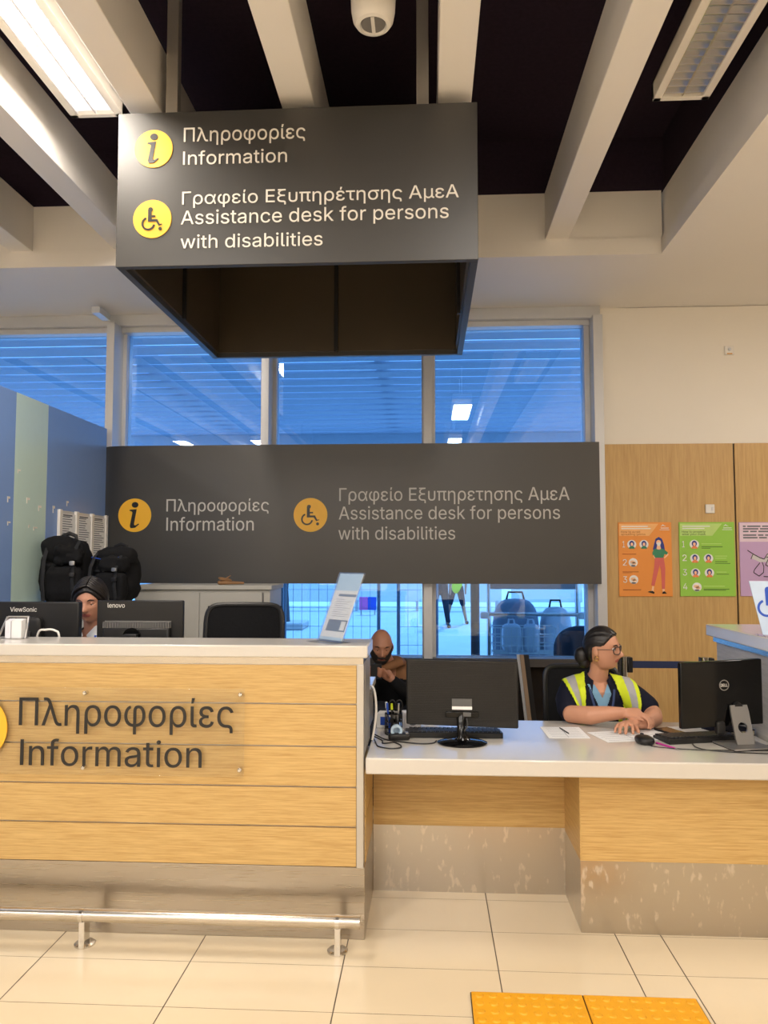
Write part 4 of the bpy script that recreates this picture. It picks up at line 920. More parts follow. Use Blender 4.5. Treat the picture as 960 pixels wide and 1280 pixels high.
def office_chair(label, loc, rz, group, seat_z=0.47, mesh_back=True, back_h=0.52, bw=0.44):
    """local: sits facing +y"""
    t = thing('office_chair', label, 'chair', loc, rz, group)
    for k in range(5):
        a = 2*PI*k/5+0.3
        lg = MB().tube([(0.03*math.cos(a), 0.03*math.sin(a), 0.10), (0.28*math.cos(a), 0.28*math.sin(a), 0.075)], [(0.022, 0.02), (0.014, 0.012)], 8).build('leg', M['black'], t, False)
        MB().lathe([(0.0, -0.022), (0.030, -0.022), (0.030, 0.022), (0.0, 0.022)], Matrix.Translation((0.28*math.cos(a), 0.28*math.sin(a), 0.030)) @ Matrix.Rotation(a+PI/2, 4, 'Z') @ Matrix.Rotation(PI/2, 4, 'X'), 16).build('caster', M['black'], lg, False)
    MB().tube([(0, 0, 0.08), (0, 0, 0.22)], 0.028, 14).tube([(0, 0, 0.22), (0, 0, seat_z-0.06)], 0.016, 14).build('gas_column', M['black'], t, False)
    MB().sbox((0, 0.01, seat_z), (0.47, 0.46, 0.095), 0.5).build('seat', M['black_fabric'], t, False)
    MB().bar((0, -0.15, seat_z-0.06), (0, -0.25, seat_z-0.03), 0.05, 0.02).bar((0, -0.25, seat_z-0.04), (0, -0.27, seat_z+0.25), 0.06, 0.02).build('back_bracket', M['black'], t, False)
    z0, z1 = seat_z+0.12, seat_z+0.12+back_h
    P = []; n = 24; w = bw/2
    ring = [(w*math.copysign(abs(math.cos(a))**0.28, math.cos(a)), (z0+z1)/2+back_h/2*math.copysign(abs(math.sin(a))**0.28, math.sin(a))) for a in [2*PI*k/40 for k in range(40)]]
    cy = lambda x, z: -0.255 - 0.05*((z-z0)/back_h)**2 + 0.25*x*x
    pts = [(x, cy(x, z), z) for x, z in ring]; pts.append(pts[0]); pts.append(pts[1])
    MB().tube(pts, (0.016, 0.014), 8, cap=False).build('back_frame', M['black'], t, False)
    b = MB(); n = 14; g = []
    for j in range(n+1):
        row = []
        z = z0+0.008+(back_h-0.016)*j/n
        fw = w-0.008
        for i in range(n+1):
            x = -fw+2*fw*i/n
            row.append((b.bm.verts.new((x, cy(x, z)-0.004, z)), b.bm.verts.new((x, cy(x, z)+0.006, z))))
        g.append(row)
    for j in range(n):
        for i in range(n):
            for s_ in (0, 1):
                b.bm.faces.new([g[j][i][s_], g[j][i+1][s_], g[j+1][i+1][s_], g[j+1][i][s_]])
    b.build('backrest', M['black_fabric'], t, False)
    return t
office_chair('black mesh-backed office chair standing before the grey metal cabinet', (-1.09, 4.35, 0), PI+0.06, 'black office chairs', 0.66, bw=0.46, back_h=0.52)
office_chair('black office chair under the woman in the yellow vest', (0.86, 4.25, 0), PI-0.05, 'black office chairs', 0.46, bw=0.41, back_h=0.38)
office_chair('black office chair under the bald man', (-0.24, 5.50, 0), PI, 'black office chairs', 0.42, bw=0.34, back_h=0.26)
office_chair('black office chair under the woman behind the two monitors', (-1.96, 4.36, 0), PI, 'black office chairs', 0.68, bw=0.36, back_h=0.30)

# leaning board behind the desk
t = thing('leaning_board', 'thin light-edged board leaning on the dark sill behind the woman', 'board', (0.72, 5.95, 0))
Mx = Matrix.Translation((0.70, 6.05, 0.85)) @ Matrix.Rotation(math.radians(-8), 4, 'X')
MB().prism([(0.0, 0.0), (0.03, 0.0), (0.125, -0.856), (0.095, -0.856)], Matrix.Translation((0.69, 5.98, 0.853)) @ FACE, 0.03).build('wood_edge', plain('board_edge', lin(140, 118, 96), 0.5), t)
MB().prism([(0.03, 0.0), (0.07, 0.0), (0.165, -0.856), (0.125, -0.856)], Matrix.Translation((0.69, 5.985, 0.853)) @ FACE, 0.02).build('dark_edge', M['black'], t)
MB().prism([(-0.02, 0.0), (-0.0, 0.0), (0.095, -0.856), (0.075, -0.856)], Matrix.Translation((0.69, 5.985, 0.853)) @ FACE, 0.02).build('pale_edge', M['frame'], t)

# belt barrier
def belt_post(x, y, label):
    t = thing('belt_post', label, 'barrier post', (x, y, 0), 0, 'belt barrier posts')
    MB().lathe([(0, 0), (0.16, 0), (0.165, 0.012), (0.05, 0.03), (0.0, 0.03)], Matrix.Translation((x, y, 0)), 36).build('base', M['black'], t)
    MB().tube([(x, y, 0.02), (x, y, 0.86)], 0.031, 20).build('pole', M['chrome'], t)
    MB().tube([(x, y, 0.86), (x, y, 0.965)], 0.033, 20).build('head', M['chrome'], t)
    MB().box(x+0.025, x+0.055, y-0.03, y+0.03, 0.865, 0.96).build('belt_clip', M['black'], t, bevel=0.004)
belt_post(1.225, 5.0, 'chrome belt barrier post behind the woman in the yellow vest')
belt_post(1.72, 4.98, 'chrome belt barrier post mostly hidden behind the silver-stand monitor')
bl = MB().box(1.284, 1.684, 4.988, 4.992, 0.892, 0.936).build('barrier_belt', M['belt']); tag(bl, 'dark blue barrier belt stretched along the oak wall', 'belt')

# leaflet rack on the partition
t = thing('leaflet_rack', 'white wall rack of three columns holding printed sheets on the blue partition', 'rack', (-2.54, 5.58, 1.6))
b = MB()
for y in (5.19, 5.445, 5.70, 5.955): b.box(-2.549, -2.528, y-0.020, y+0.020, 1.585, 1.92)
b.box(-2.549, -2.522, 5.18, 5.965, 1.585, 1.605)
b.build('frame', M['white_plastic'], t, bevel=0.003)
MB().box(-2.5495, -2.545, 5.18, 5.965, 1.585, 1.915).build('back_plate', M['frame'], t)
for i, (y0, lb) in enumerate(((5.21, 'printed sheet in the rack column beside the pale green panel'), (5.465, 'printed sheet in the middle column of the wall rack'), (5.72, 'printed sheet in the rack column next to the window sign'))):
    sh = thing('leaflet', lb, 'leaflet', (-2.54, y0+0.1, 1.606), 0, 'sheets in the wall rack')
    MB().box(-2.544, -2.536, y0, y0+0.21, 1.606, 1.895).build('sheet', M['paper'], sh)
    b = MB(); random.seed(i+3)
    for k in range(16): b.box(-2.5362, -2.5355, y0+0.015, y0+0.11+random.random()*0.085, 1.875-k*0.0165-0.006, 1.875-k*0.0165)
    b.box(-2.5362, -2.5350, y0+0.02, y0+0.16, 1.879, 1.889)
    b.build('printed_lines', M['ink'], sh)

# backpacks on the low cabinet
def lumpy(b, amp, sc, seed):
    b.bm.normal_update()
    for v in b.bm.verts:
        q = noise.noise(v.co*sc+Vector((seed, seed*2.1, 0))) + 0.5*noise.noise(v.co*sc*2.7+Vector((seed, 0, 3)))
        v.co += v.normal*amp*q
    return b
def backpack(label, loc, rz, v):
    t = thing('backpack', label, 'backpack', loc, rz, 'black backpacks')
    b = MB(); b.sbox((0, 0, 0.215), (0.32, 0.20, 0.43), 0.55, None, 48); b.sbox((0.03 if v else -0.02, -0.03, 0.35), (0.27, 0.19, 0.19), 0.7, None, 40)
    lumpy(b, 0.016, 11, v*5+1).build('main_bag', M['black_fabric'], t, False)
    lumpy(MB().sbox((0.04, -0.12, 0.13), (0.24, 0.11, 0.23), 0.5, None, 40), 0.016, 14, v*3+2).build('front_pocket', M['black_fabric'], t, False)
    lumpy(MB().sbox((0.06, -0.11, 0.31), (0.19, 0.12, 0.13), 0.6, None, 40), 0.022, 15, v*4+3).build('upper_pocket', M['black_fabric'], t, False)
    MB().tube([(-0.05, 0.05, 0.415), (-0.045, 0.05, 0.45), (0.0, 0.05, 0.468), (0.045, 0.05, 0.45), (0.05, 0.05, 0.415)], (0.014, 0.007), 8).build('carry_handle', M['black'], t, False)
    for x in (-0.085, 0.11): MB().tube([(x, -0.06, 0.41), (x, -0.115, 0.37), (x, -0.165, 0.28), (x, -0.182, 0.14), (x, -0.16, 0.02)], (0.013, 0.004), 8).build('strap', M['strap'], t, False)
    MB().tube([(-0.13, 0.09, 0.40), (-0.185, 0.07, 0.30), (-0.18, 0.07, 0.15), (-0.13, 0.09, 0.04)], (0.028, 0.010), 8).build('shoulder_strap', M['black_fabric'], t, False)
    b = MB()
    for z in (0.34, 0.255, 0.18, 0.10):
        b.box(-0.10, -0.005, -0.108 if z > .3 else -0.10, -0.098, z-0.008, z+0.008)
    b.build('webbing', M['strap'], t, False)
    for x, z in ((0.11, 0.265), (0.11, 0.19)): MB().sbox((x, -0.185, z), (0.036, 0.014, 0.03), 0.4).build('buckle', M['black'] if z < .2 else M['silver'], t, False)
    if v:
        MB().tube([(-0.11, -0.115, 0.36), (-0.02, -0.135, 0.345), (0.1, -0.12, 0.36)], (0.006, 0.004), 6).build('zip', M['blue_ink'], t, False)
    else:
        MB().tube([(-0.14, -0.06, 0.38), (-0.10, -0.112, 0.22), (-0.12, -0.10, 0.05)], 0.004, 6).build('zip', M['silver'], t, False)
    return t
backpack('black backpack with chest buckles, standing nearest the pale green panel', (-2.362, 4.93, 1.292), 0.10, 0).scale = (0.94, 1.0, 0.97)
backpack('black backpack with a blue zip, beside the metal cabinet', (-2.035, 4.95, 1.292), -0.18, 1).scale = (0.94, 1.0, 0.82)

# ------------------------------------------------------------------ things on the tall counter
t = thing('leaflet_holder', 'clear leaning leaflet holder standing on the tall counter', 'holder', (-0.42, 3.40, 1.21))
A, B = Vector((-0.493, 3.455, 1.2115)), Vector((-0.372, 3.335, 1.2115))
up_ = (Vector((-0.394, 3.47, 1.513))-A); e1 = (B-A)
def holder_panel(name, mat, u0, u1, v0, v1, off, th, parent):
    nrm = e1.cross(up_).normalized()
    b = MB(); P = lambda u, v, o: A+e1*u+up_*v+nrm*o
    vs = [b.bm.verts.new(P(u, v, o)) for o in (off, off+th) for u, v in ((u0, v0), (u1, v0), (u1, v1), (u0, v1))]
    for f in ((0, 1, 2, 3), (7, 6, 5, 4), (0, 4, 5, 1), (1, 5, 6, 2), (2, 6, 7, 3), (3, 7, 4, 0)): b.bm.faces.new([vs[i] for i in f])
    return b.build(name, mat, parent, smooth=0)
holder_panel('front_sheet', M['acrylic'], 0, 1, 0.0, 1.0, 0.006, 0.002, t)
holder_panel('back_sheet', M['acrylic'], 0, 1, 0.0, 1.0, -0.004, 0.002, t)
b = MB(); b.prism([(-0.09, -0.065), (0.09, -0.065), (0.09, 0.045), (-0.09, 0.045)], Matrix.Translation((-0.432, 3.40, 1.2102)) @ Matrix.Rotation(math.atan2(e1.y, e1.x), 4, 'Z'), 0.003)
b.build('base', M['acrylic'], t)
lf = thing('leaflet', 'pale blue and white printed leaflet inside the clear holder on the counter', 'leaflet', (-0.42, 3.40, 1.215))
holder_panel('sheet', M['paper'], 0.03, 0.97, 0.03, 0.985, 0.0, 0.0015, lf)
holder_panel('blue_heading', M['print_blue'], 0.03, 0.97, 0.74, 0.985, 0.0016, 0.0005, lf)
holder_panel('dark_bar', M['print_grey'], 0.25, 0.97, 0.655, 0.69, 0.0016, 0.0005, lf)
holder_panel('photo_print', M['print_grey'], 0.18, 0.95, 0.155, 0.32, 0.0016, 0.0005, lf)
holder_panel('photo_print', M['paper'], 0.72, 0.90, 0.175, 0.30, 0.0021, 0.0005, lf)
holder_panel('blue_footer', M['print_blue'], 0.03, 0.97, 0.03, 0.07, 0.0016, 0.0005, lf)
for k in range(9): holder_panel('printed_line', M['ink'], 0.22, 0.55+0.38*((k*37) % 10)/10, 0.61-k*0.03, 0.614-k*0.03, 0.0016, 0.0004, lf)

t = thing('card_holder', 'small silver card holder with white cards on the tall counter', 'holder', (-1.90, 3.47, 1.21))
b = MB(); b.box(-1.955, -1.845, 3.44, 3.50, 1.2105, 1.214); b.box(-1.95, -1.85, 3.497, 3.50, 1.21, 1.30); b.bar((-1.975, 3.47, 1.2105), (-1.945, 3.495, 1.308), 0.009); b.bar((-1.845, 3.47, 1.2105), (-1.845, 3.495, 1.308), 0.009); b.bar((-1.945, 3.498, 1.308), (-1.845, 3.498, 1.308), 0.007)
b.build('frame', M['silver'], t, bevel=0.001)
for x0, w, c, lb in ((-1.932, 0.026, 'bag_white', 'narrow cream card stack in the silver holder'), (-1.902, 0.046, 'paper', 'wider white card stack in the silver holder')):
    k = thing('card_stack', lb, 'cards', (x0+w/2, 3.47, 1.2142))
    b = MB()
    for q in range(5): b.box(x0+0.0005*q, x0+w+0.0004*q, 3.452+q*0.008, 3.4585+q*0.008, 1.2142, 1.292+q*0.002)
    b.build('cards', M[c], k)
tag(MB().lead([(-1.86, 3.60, 0.972), (-1.86, 3.59, 1.10), (-1.84, 3.575, 1.225), (-1.80, 3.57, 1.242), (-1.755, 3.57, 1.238), (-1.735, 3.575, 1.20), (-1.72, 3.6, 0.972)], 0.005, 8).build('cable', M['white_plastic']), 'white cable looping behind the tall counter beside the card holder', 'cable')
tag(MB().lead([(-0.279, 3.70, 0.972), (-0.262, 3.66, 0.975), (-0.248, 3.62, 0.95), (-0.240, 3.585, 0.88), (-0.246, 3.56, 0.81), (-0.255, 3.54, 0.757)], 0.0055, 8).build('cable', M['white_plastic']), 'pale cable hanging down from the staff worktop to the low desk', 'cable')

# ------------------------------------------------------------------ monitors (backs towards the visitor)
def viewsonic():
    t = thing('monitor', 'black widescreen monitor behind the card holder on the staff worktop', 'monitor', (-1.995, 3.80, 0.968), 0.0)
    MB().box(-0.255, 0.255, -0.02, 0.025, 0.075, 0.392).build('shell', M['black_mon'], t, False, bevel=0.006)
    MB().box(-0.245, 0.245, 0.025, 0.028, 0.09, 0.38).build('screen', M['black_gloss'], t, False)
    MB().sbox((0, -0.035, 0.22), (0.16, 0.05, 0.2), 0.3).build('rear_housing', M['black_mon'], t, False)
    MB().box(-0.035, 0.035, -0.07, -0.04, 0.012, 0.25).build('stand_column', M['black'], t, False, bevel=0.004)
    MB().lathe([(0, 0), (0.12, 0), (0.12, 0.008), (0.03, 0.016), (0, 0.016)], None, 36).build('base', M['black'], t, False)
    lettering(t, 'ViewSonic', -1.0, 0, 0, M['letter'], 0.137, 0.022, 0.001, M=Matrix.Translation((-2.092, 3.78, 1.312)) @ FACE)
viewsonic()
def lenovo():
    t = thing('monitor', 'black monitor with a grey vent grille behind the tall counter, in front of the backpack', 'monitor', (-1.455, 3.84, 0.968), 0.0)
    MB().box(-0.219, 0.224, 0.0, 0.03, 0.05, 0.398).build('shell', M['black_mon'], t, False, bevel=0.006)
    MB().box(-0.210, 0.214, 0.03, 0.033, 0.06, 0.388).build('screen', M['black_gloss'], t, False)
    MB().prism([(-0.175, 0.06), (0.165, 0.06), (0.165, 0.262), (-0.175, 0.262)], Matrix.Translation((0, 0.0, 0)) @ FACE, 0.035).build('rear_housing', M['black'], t, False, bevel=0.008)
    b = MB()
    for k in range(43): b.box(-0.173+k*0.0079, -0.169+k*0.0079, -0.032, -0.001, 0.2622, 0.292)
    b.box(-0.175, 0.165, -0.004, 0, 0.262, 0.296)
    b.build('vent_grille', M['vent'], t, False)
    MB().lathe([(0, 0), (0.045, 0), (0.045, 0.012), (0, 0.012)], Matrix.Translation((-0.02, -0.035, 0.22)) @ FACE, 28).build('hinge_cover', M['black_gloss'], t, False)
    MB().box(-0.055, 0.015, -0.075, -0.04, 0.012, 0.235).build('stand_column', M['black'], t, False, bevel=0.004)
    MB().lathe([(0, 0), (0.13, 0), (0.13, 0.008), (0.03, 0.016), (0, 0.016)], None, 36).build('base', M['black'], t, False)
    lettering(t, 'lenovo', -1.0, 0, 0, M['letter'], 0.088, 0.023, 0.001, M=Matrix.Translation((-1.618, 3.84, 1.330)) @ FACE, bold=0.01)
lenovo()
def samsung():
    t = thing('monitor', 'wide black monitor with a round glossy base on the low desk', 'monitor', (0.15, 3.53, 0.750), math.radians(-1.5))
    b = MB(); b.prism([(-0.252, 0.076), (0.252, 0.064), (0.252, 0.364), (-0.252, 0.370)], Matrix.Translation((0, 0.05, 0)) @ FACE, 0.03)
    b.build('shell', M['black_mon'], t, False, bevel=0.007)
    MB().box(-0.24, 0.24, 0.05, 0.053, 0.09, 0.355).build('screen', M['black_gloss'], t, False)
    b = MB()
    for k in range(34): b.box(-0.235, 0.235, 0.0185, 0.0205, 0.094+k*0.0078, 0.0955+k*0.0078)
    b.build('rear_ridges', M['black_mon'], t, False)
    MB().box(-0.045, 0.045, 0.016, 0.022, 0.160, 0.194).build('port_label', M['cabinet_dark'], t, False)
    MB().box(-0.045, 0.045, 0.0150, 0.022, 0.146, 0.160).build('white_label', M['paper'], t, False)
    MB().box(-0.075, 0.075, 0.012, 0.022, 0.112, 0.138).build('port_recess', M['black_gloss'], t, False, bevel=0.003)
    MB().box(0.005, 0.04, 0.008, 0.022, 0.116, 0.134).build('plug', M['cabinet_dark'], t, False, bevel=0.002)
    MB().tube([(0.0, 0.03, 0.125), (-0.005, 0.01, 0.08), (0.0, 0.0, 0.03), (0.0, 0.0, 0.012)], [(0.028, 0.016), (0.018, 0.014), (0.022, 0.016), (0.045, 0.03)], 20).build('stand_neck', M['black_gloss'], t, False)
    MB().lathe([(0, 0), (0.108, 0), (0.112, 0.006), (0.09, 0.014), (0.02, 0.020), (0, 0.020)], Matrix.Scale(0.82, 4, (0, 1, 0)), 48).build('base', M['black_gloss'], t, False)
    MB().tube([(0.02, 0.005, 0.11), (0.025, -0.01, 0.085), (0.01, -0.02, 0.06), (0.012, -0.005, 0.03)], 0.004, 8).build('power_lead', M['black'], t, False)
samsung()
def dell():
    t = thing('monitor', 'glossy black monitor on a silver slab stand with a round hole', 'monitor', (1.342, 3.53, 0.750), math.radians(13))
    b = MB(); b.prism([(-0.225, 0.075), (0.175, 0.085), (0.175, 0.375), (-0.225, 0.365)], Matrix.Translation((0, 0.07, 0)) @ FACE, 0.026)
    b.build('shell', M['black_gloss'], t, False, bevel=0.005)
    MB().box(-0.21, 0.165, 0.07, 0.073, 0.095, 0.355).build('screen', M['black_gloss'], t, False)
    MB().sbox((-0.04, 0.045, 0.075), (0.04, 0.03, 0.06), 0.4).build('port_box', M['black'], t, False)
    # slab stand with hole
    b = MB(); n = 28; out_, inn = [], []
    for k in range(n):
        a = 2*PI*k/n; c_, s_ = math.cos(a), math.sin(a); m = max(abs(c_)/0.044, abs(s_)/0.085)
        out_.append((c_/m, 0.095+s_/m)); inn.append((0.023*c_, 0.082+0.023*s_))
    Mx = Matrix.Translation((0.045, 0.0, 0)) @ Matrix(((1, 0, 0, 0), (0, -0.22, -1, 0), (0, 1, -0.22, 0), (0, 0, 0, 1)))
    Mx = Matrix.Translation((0.045, -0.010, 0)) @ Matrix.Rotation(math.radians(-16), 4, 'X') @ FACE
    for k in range(n):
        k2 = (k+1) % n; b.prism([out_[k], out_[k2], inn[k2], inn[k]], Mx, 0.009)
    b.build('stand_slab', M['silver'], t, False, smooth=20)
    MB().tube([(0.045, 0.03, 0.165), (0.045, 0.05, 0.17)], 0.02, 16).build('stand_hinge', M['black'], t, False)
    MB().box(-0.055, 0.135, -0.085, 0.085, 0.004, 0.011).build('base_plate', M['silver'], t, False, bevel=0.003)
    MB().box(-0.052, 0.132, -0.082, 0.082, 0.0, 0.004).build('base_pad', M['black'], t, False)
    R = world_of(t)
    cx, cz = -0.015, 0.262
    b = MB()
    for k in range(40):
        a0, a1 = 2*PI*k/40, 2*PI*(k+1)/40
        b.prism([(cx+r*math.cos(a), cz+r*math.sin(a)) for r, a in ((0.024, a0), (0.024, a1), (0.0205, a1), (0.0205, a0))], Matrix.Translation((0, 0.0435, 0)) @ FACE, 0.0008)
    b.build('ring_emblem', M['silver'], t, False, smooth=0)
    lettering(t, 'DELL', 0, 0, 0, M['letter'], 0.034, 0.013, 0.0008, M=R @ Matrix.Translation((cx-0.017, 0.0435, cz-0.0065)) @ FACE, bold=0.01)
dell()

# ------------------------------------------------------------------ things on the low desk
def keyboard(label, loc, rz, w=0.44, d=0.15):
    t = thing('keyboard', label, 'keyboard', loc, rz)
    MB().prism([(-d/2, 0), (d/2, 0), (d/2, 0.026), (-d/2, 0.014)], Matrix.Translation((-w/2, 0, 0)) @ Matrix(((0, 0, 1, 0), (1, 0, 0, 0), (0, 1, 0, 0), (0, 0, 0, 1))), w).build('body', M['black'], t, False, bevel=0.004)
    b = MB()
    for r in range(6):
        y = -d/2+0.014+r*(d-0.028)/5.2; z = 0.014+(y+d/2)/d*0.012
        x = -w/2+0.012
        while x < w/2-0.02:
            kw = 0.0165
            if r == 0 and -0.12 < x < -0.02: kw = 0.10
            b.box(x, x+kw, y-0.0075, y+0.0075, z-0.002, z+0.006); x += kw+0.0035
    k = b.build('keys', M['key'], t, False); k['kind'] = 'stuff'
keyboard('black keyboard behind the round-based monitor', (0.115, 3.70, 0.750), PI+0.02, 0.45, 0.15)
keyboard('black keyboard under the silver-stand monitor', (1.225, 3.665, 0.750), PI+math.radians(14), 0.36, 0.14)

t = thing('computer_mouse', 'black mouse on the low desk beside the magenta pen', 'mouse', (0.965, 3.575, 0.750), math.radians(8))
MB().sbox((0, 0, 0.016), (0.075, 0.105, 0.040), 0.75).build('body', M['black'], t, False)
MB().tube([(0, 0.02, 0.036), (0, 0.035, 0.034)], 0.006, 10, rounded=True).build('scroll_wheel', M['key'], t, False)
MB().lead([(0.0, -0.05, 0.006), (0.01, -0.07, 0.004), (0.05, -0.10, 0.004), (0.15, -0.14, 0.004), (0.32, -0.17, 0.004), (0.52, -0.19, 0.004)], 0.0022, 6).build('cord', M['black'], t, False)
t = thing('cable', 'thin black lead curving on the desk in front of the silver-stand monitor', 'cable', (1.3, 3.45, 0.75))
MB().lead([(1.17, 3.56, 0.7535), (1.168, 3.50, 0.7535), (1.20, 3.455, 0.7535), (1.28, 3.425, 0.7535), (1.40, 3.41, 0.7535), (1.50, 3.405, 0.7535)], 0.0025, 6).build('lead', M['black'], t)
t = thing('cable', 'black lead running through the hole of the silver stand', 'cable', (1.46, 3.6, 0.75))
MB().lead([(1.40, 3.62, 0.80), (1.43, 3.58, 0.7725), (1.455, 3.565, 0.7535), (1.49, 3.55, 0.7535), (1.52, 3.555, 0.7535)], 0.0028, 6).build('lead', M['black'], t)
t = thing('pen', 'magenta pen lying on the desk by the keyboard', 'pen', (1.045, 3.515, 0.7545), math.radians(-63))
MB().tube([(-0.065, 0, 0), (0.05, 0, 0)], 0.0042, 10).build('barrel', M['magenta'], t, False)
MB().tube([(0.05, 0, 0), (0.066, 0, -0.001)], [0.004, 0.0015], 10).build('tip', M['silver'], t, False)
t = thing('smartphone', 'dark phone lying face up on the desk beside the woman\'s forearm', 'phone', (1.155, 3.80, 0.750), math.radians(24))
MB().box(-0.040, 0.040, -0.08, 0.08, 0.0005, 0.0095).build('case', M['black'], t, False, bevel=0.003)
MB().box(-0.036, 0.036, -0.076, 0.076, 0.0095, 0.0102).build('screen', plain('phone_screen', lin(74, 62, 50), 0.15), t, False)
def paper_sheet(label, loc, rz, w=0.21, h=0.297, lines=True):
    t = thing('paper_sheet', label, 'paper', loc, rz)
    MB().box(-w/2, w/2, -h/2, h/2, 0.0004, 0.0014).build('sheet', M['paper'], t, False)
    if lines:
        b = MB()
        for k in range(7): b.box(-w/2+0.02, w/2-0.02, -h/2+0.03+k*0.036, -h/2+0.032+k*0.036, 0.0014, 0.0016)
        b.box(-0.002, 0.0, -h/2+0.02, h/2-0.02, 0.0014, 0.0016)
        b.build('printed_lines', M['ink'], t, False)
paper_sheet('printed paper sheet with a pen on it, beside the woman\'s elbow', (0.645, 3.775, 0.750), 0.03, 0.19, 0.24)
paper_sheet('white paper sheet under the woman\'s folded hands', (0.925, 3.72, 0.750), 0.25, 0.30, 0.21)
paper_sheet('white paper sheet beneath the phone', (1.12, 3.79, 0.7488), -0.4, 0.20, 0.16, False)
paper_sheet('white paper sheet behind the silver-stand monitor', (1.33, 3.86, 0.750), 0.2, 0.28, 0.2, False)
t = thing('pen', 'thin grey pen lying on the printed paper sheet', 'pen', (0.648, 3.80, 0.7545), math.radians(100))
MB().tube([(-0.06, 0, 0), (0.055, 0, 0)], 0.0028, 8).tube([(0.055, 0, 0), (0.068, 0, 0)], [0.0028, 0.001], 8).build('barrel', M['grey_fabric'], t, False)
t = thing('notebook', 'dark closed notebook with cream pages at the desk end', 'notebook', (1.425, 3.83, 0.750), 0.35)
MB().box(-0.07, 0.07, -0.10, 0.10, 0.001, 0.004).box(-0.07, 0.07, -0.10, 0.10, 0.024, 0.027).box(-0.07, -0.066, -0.10, 0.10, 0.001, 0.027).build('cover', M['navy'], t, False)
MB().box(-0.065, 0.067, -0.097, 0.097, 0.0045, 0.0235).build('pages', plain('cream', lin(232, 222, 190), 0.8), t, False)

# pencil cup with scissors and pens
t = thing('pen_cup', 'black wire pen cup on the low desk beside the tall counter', 'pen cup', (-0.165, 3.70, 0.750))
b = MB(); b.lathe([(0, 0), (0.040, 0), (0.040, 0.004), (0, 0.004)], None, 24)
for z in (0.03, 0.06, 0.095): b.lathe([(0.040, z), (0.042, z), (0.042, z+0.003), (0.040, z+0.003), (0.040, z)], None, 24)
for k in range(20): a = 2*PI*k/20; b.bar((0.041*math.cos(a), 0.041*math.sin(a), 0), (0.041*math.cos(a), 0.041*math.sin(a), 0.096), 0.0025)
b.build('wire_cup', M['black'], t, False)
sc_ = thing('scissors', 'black-handled scissors standing in the wire pen cup', 'scissors', (-0.155, 3.70, 0.756))
for s in (-1, 1):
    b = MB(); b.bar((0.004*s, 0, 0), (-0.003*s, 0, 0.10), 0.010, 0.002); b.build('blade', M['silver'], sc_, False)
    pts = [(s*(0.016+0.015*math.cos(a)), 0, 0.128+0.024*math.sin(a)) for a in [2*PI*k/16 for k in range(18)]]
    MB().tube(pts, 0.0035, 8, cap=False).build('handle', M['black'], sc_, False)
for i, (dx, dy, lx, mt, lb) in enumerate(((-0.018, -0.01, -0.022, 'blue_ink', 'blue pen standing in the wire pen cup'), (-0.006, -0.022, -0.004, 'hivis', 'yellow-capped marker standing in the wire pen cup'), (-0.02, 0.018, -0.028, 'paper', 'white pen standing in the wire pen cup'), (0.018, -0.018, 0.012, 'silver', 'grey pen standing in the wire pen cup'))):
    p = thing('pen', lb, 'pen', (-0.165+dx, 3.70+dy, 0.756))
    b = MB(); b.tube([(0, 0, 0), (lx*0.4, 0.0, 0.10), (lx*0.5, 0, 0.112)], [0.0045, 0.0045, 0.0045], 10); b.build('barrel', M['black'] if mt == 'hivis' else M[mt], p, False)
    MB().tube([(lx*0.5, 0, 0.112), (lx*0.58, 0, 0.14)], [0.006, 0.005], 10).build('cap', M[mt], p, False)
t = thing('memo_box', 'white memo cube behind the pen cup on the low desk', 'memo box', (-0.085, 3.86, 0.750), 0.2)
MB().box(-0.042, 0.042, -0.042, 0.042, 0.0005, 0.075).build('box', M['bag_white'], t, False, bevel=0.003)
MB().lathe([(0, 0), (0.025, 0), (0.025, 0.001), (0, 0.001)], Matrix.Translation((0, -0.042, 0.04)) @ FACE, 24).build('printed_disc', M['ink'], t, False)
t = thing('memo_box', 'pale blue printed carton lying by the tall counter on the low desk', 'carton', (-0.205, 3.86, 0.750), -0.15)
MB().box(-0.045, 0.045, -0.04, 0.04, 0.0005, 0.07).build('box', M['paper'], t, False, bevel=0.002)
MB().box(-0.025, 0.035, -0.0408, -0.04, 0.015, 0.055).build('printed_patch', M['blue_ink'], t, False)
t.name = 'carton'
t = thing('tape_dispenser', 'dark tape dispenser between the pen cup and the keyboard', 'tape dispenser', (-0.135, 3.585, 0.750), 0.1)
MB().sbox((0, 0, 0.015), (0.10, 0.05, 0.030), 0.4).build('base', M['black'], t, False)
MB().lathe([(0.016, -0.009), (0.027, -0.009), (0.027, 0.009), (0.016, 0.009), (0.016, -0.009)], Matrix.Translation((-0.012, 0, 0.042)) @ Matrix.Rotation(PI/2, 4, 'X'), 24).build('tape_roll', M['print_blue'], t, False)
MB().bar((0.035, -0.015, 0.03), (0.035, 0.015, 0.03), 0.012, 0.01).build('cutter', M['silver'], t, False)
t = thing('cable', 'black cables tangled on the low desk against the tall counter', 'cable', (-0.2, 3.5, 0.75))
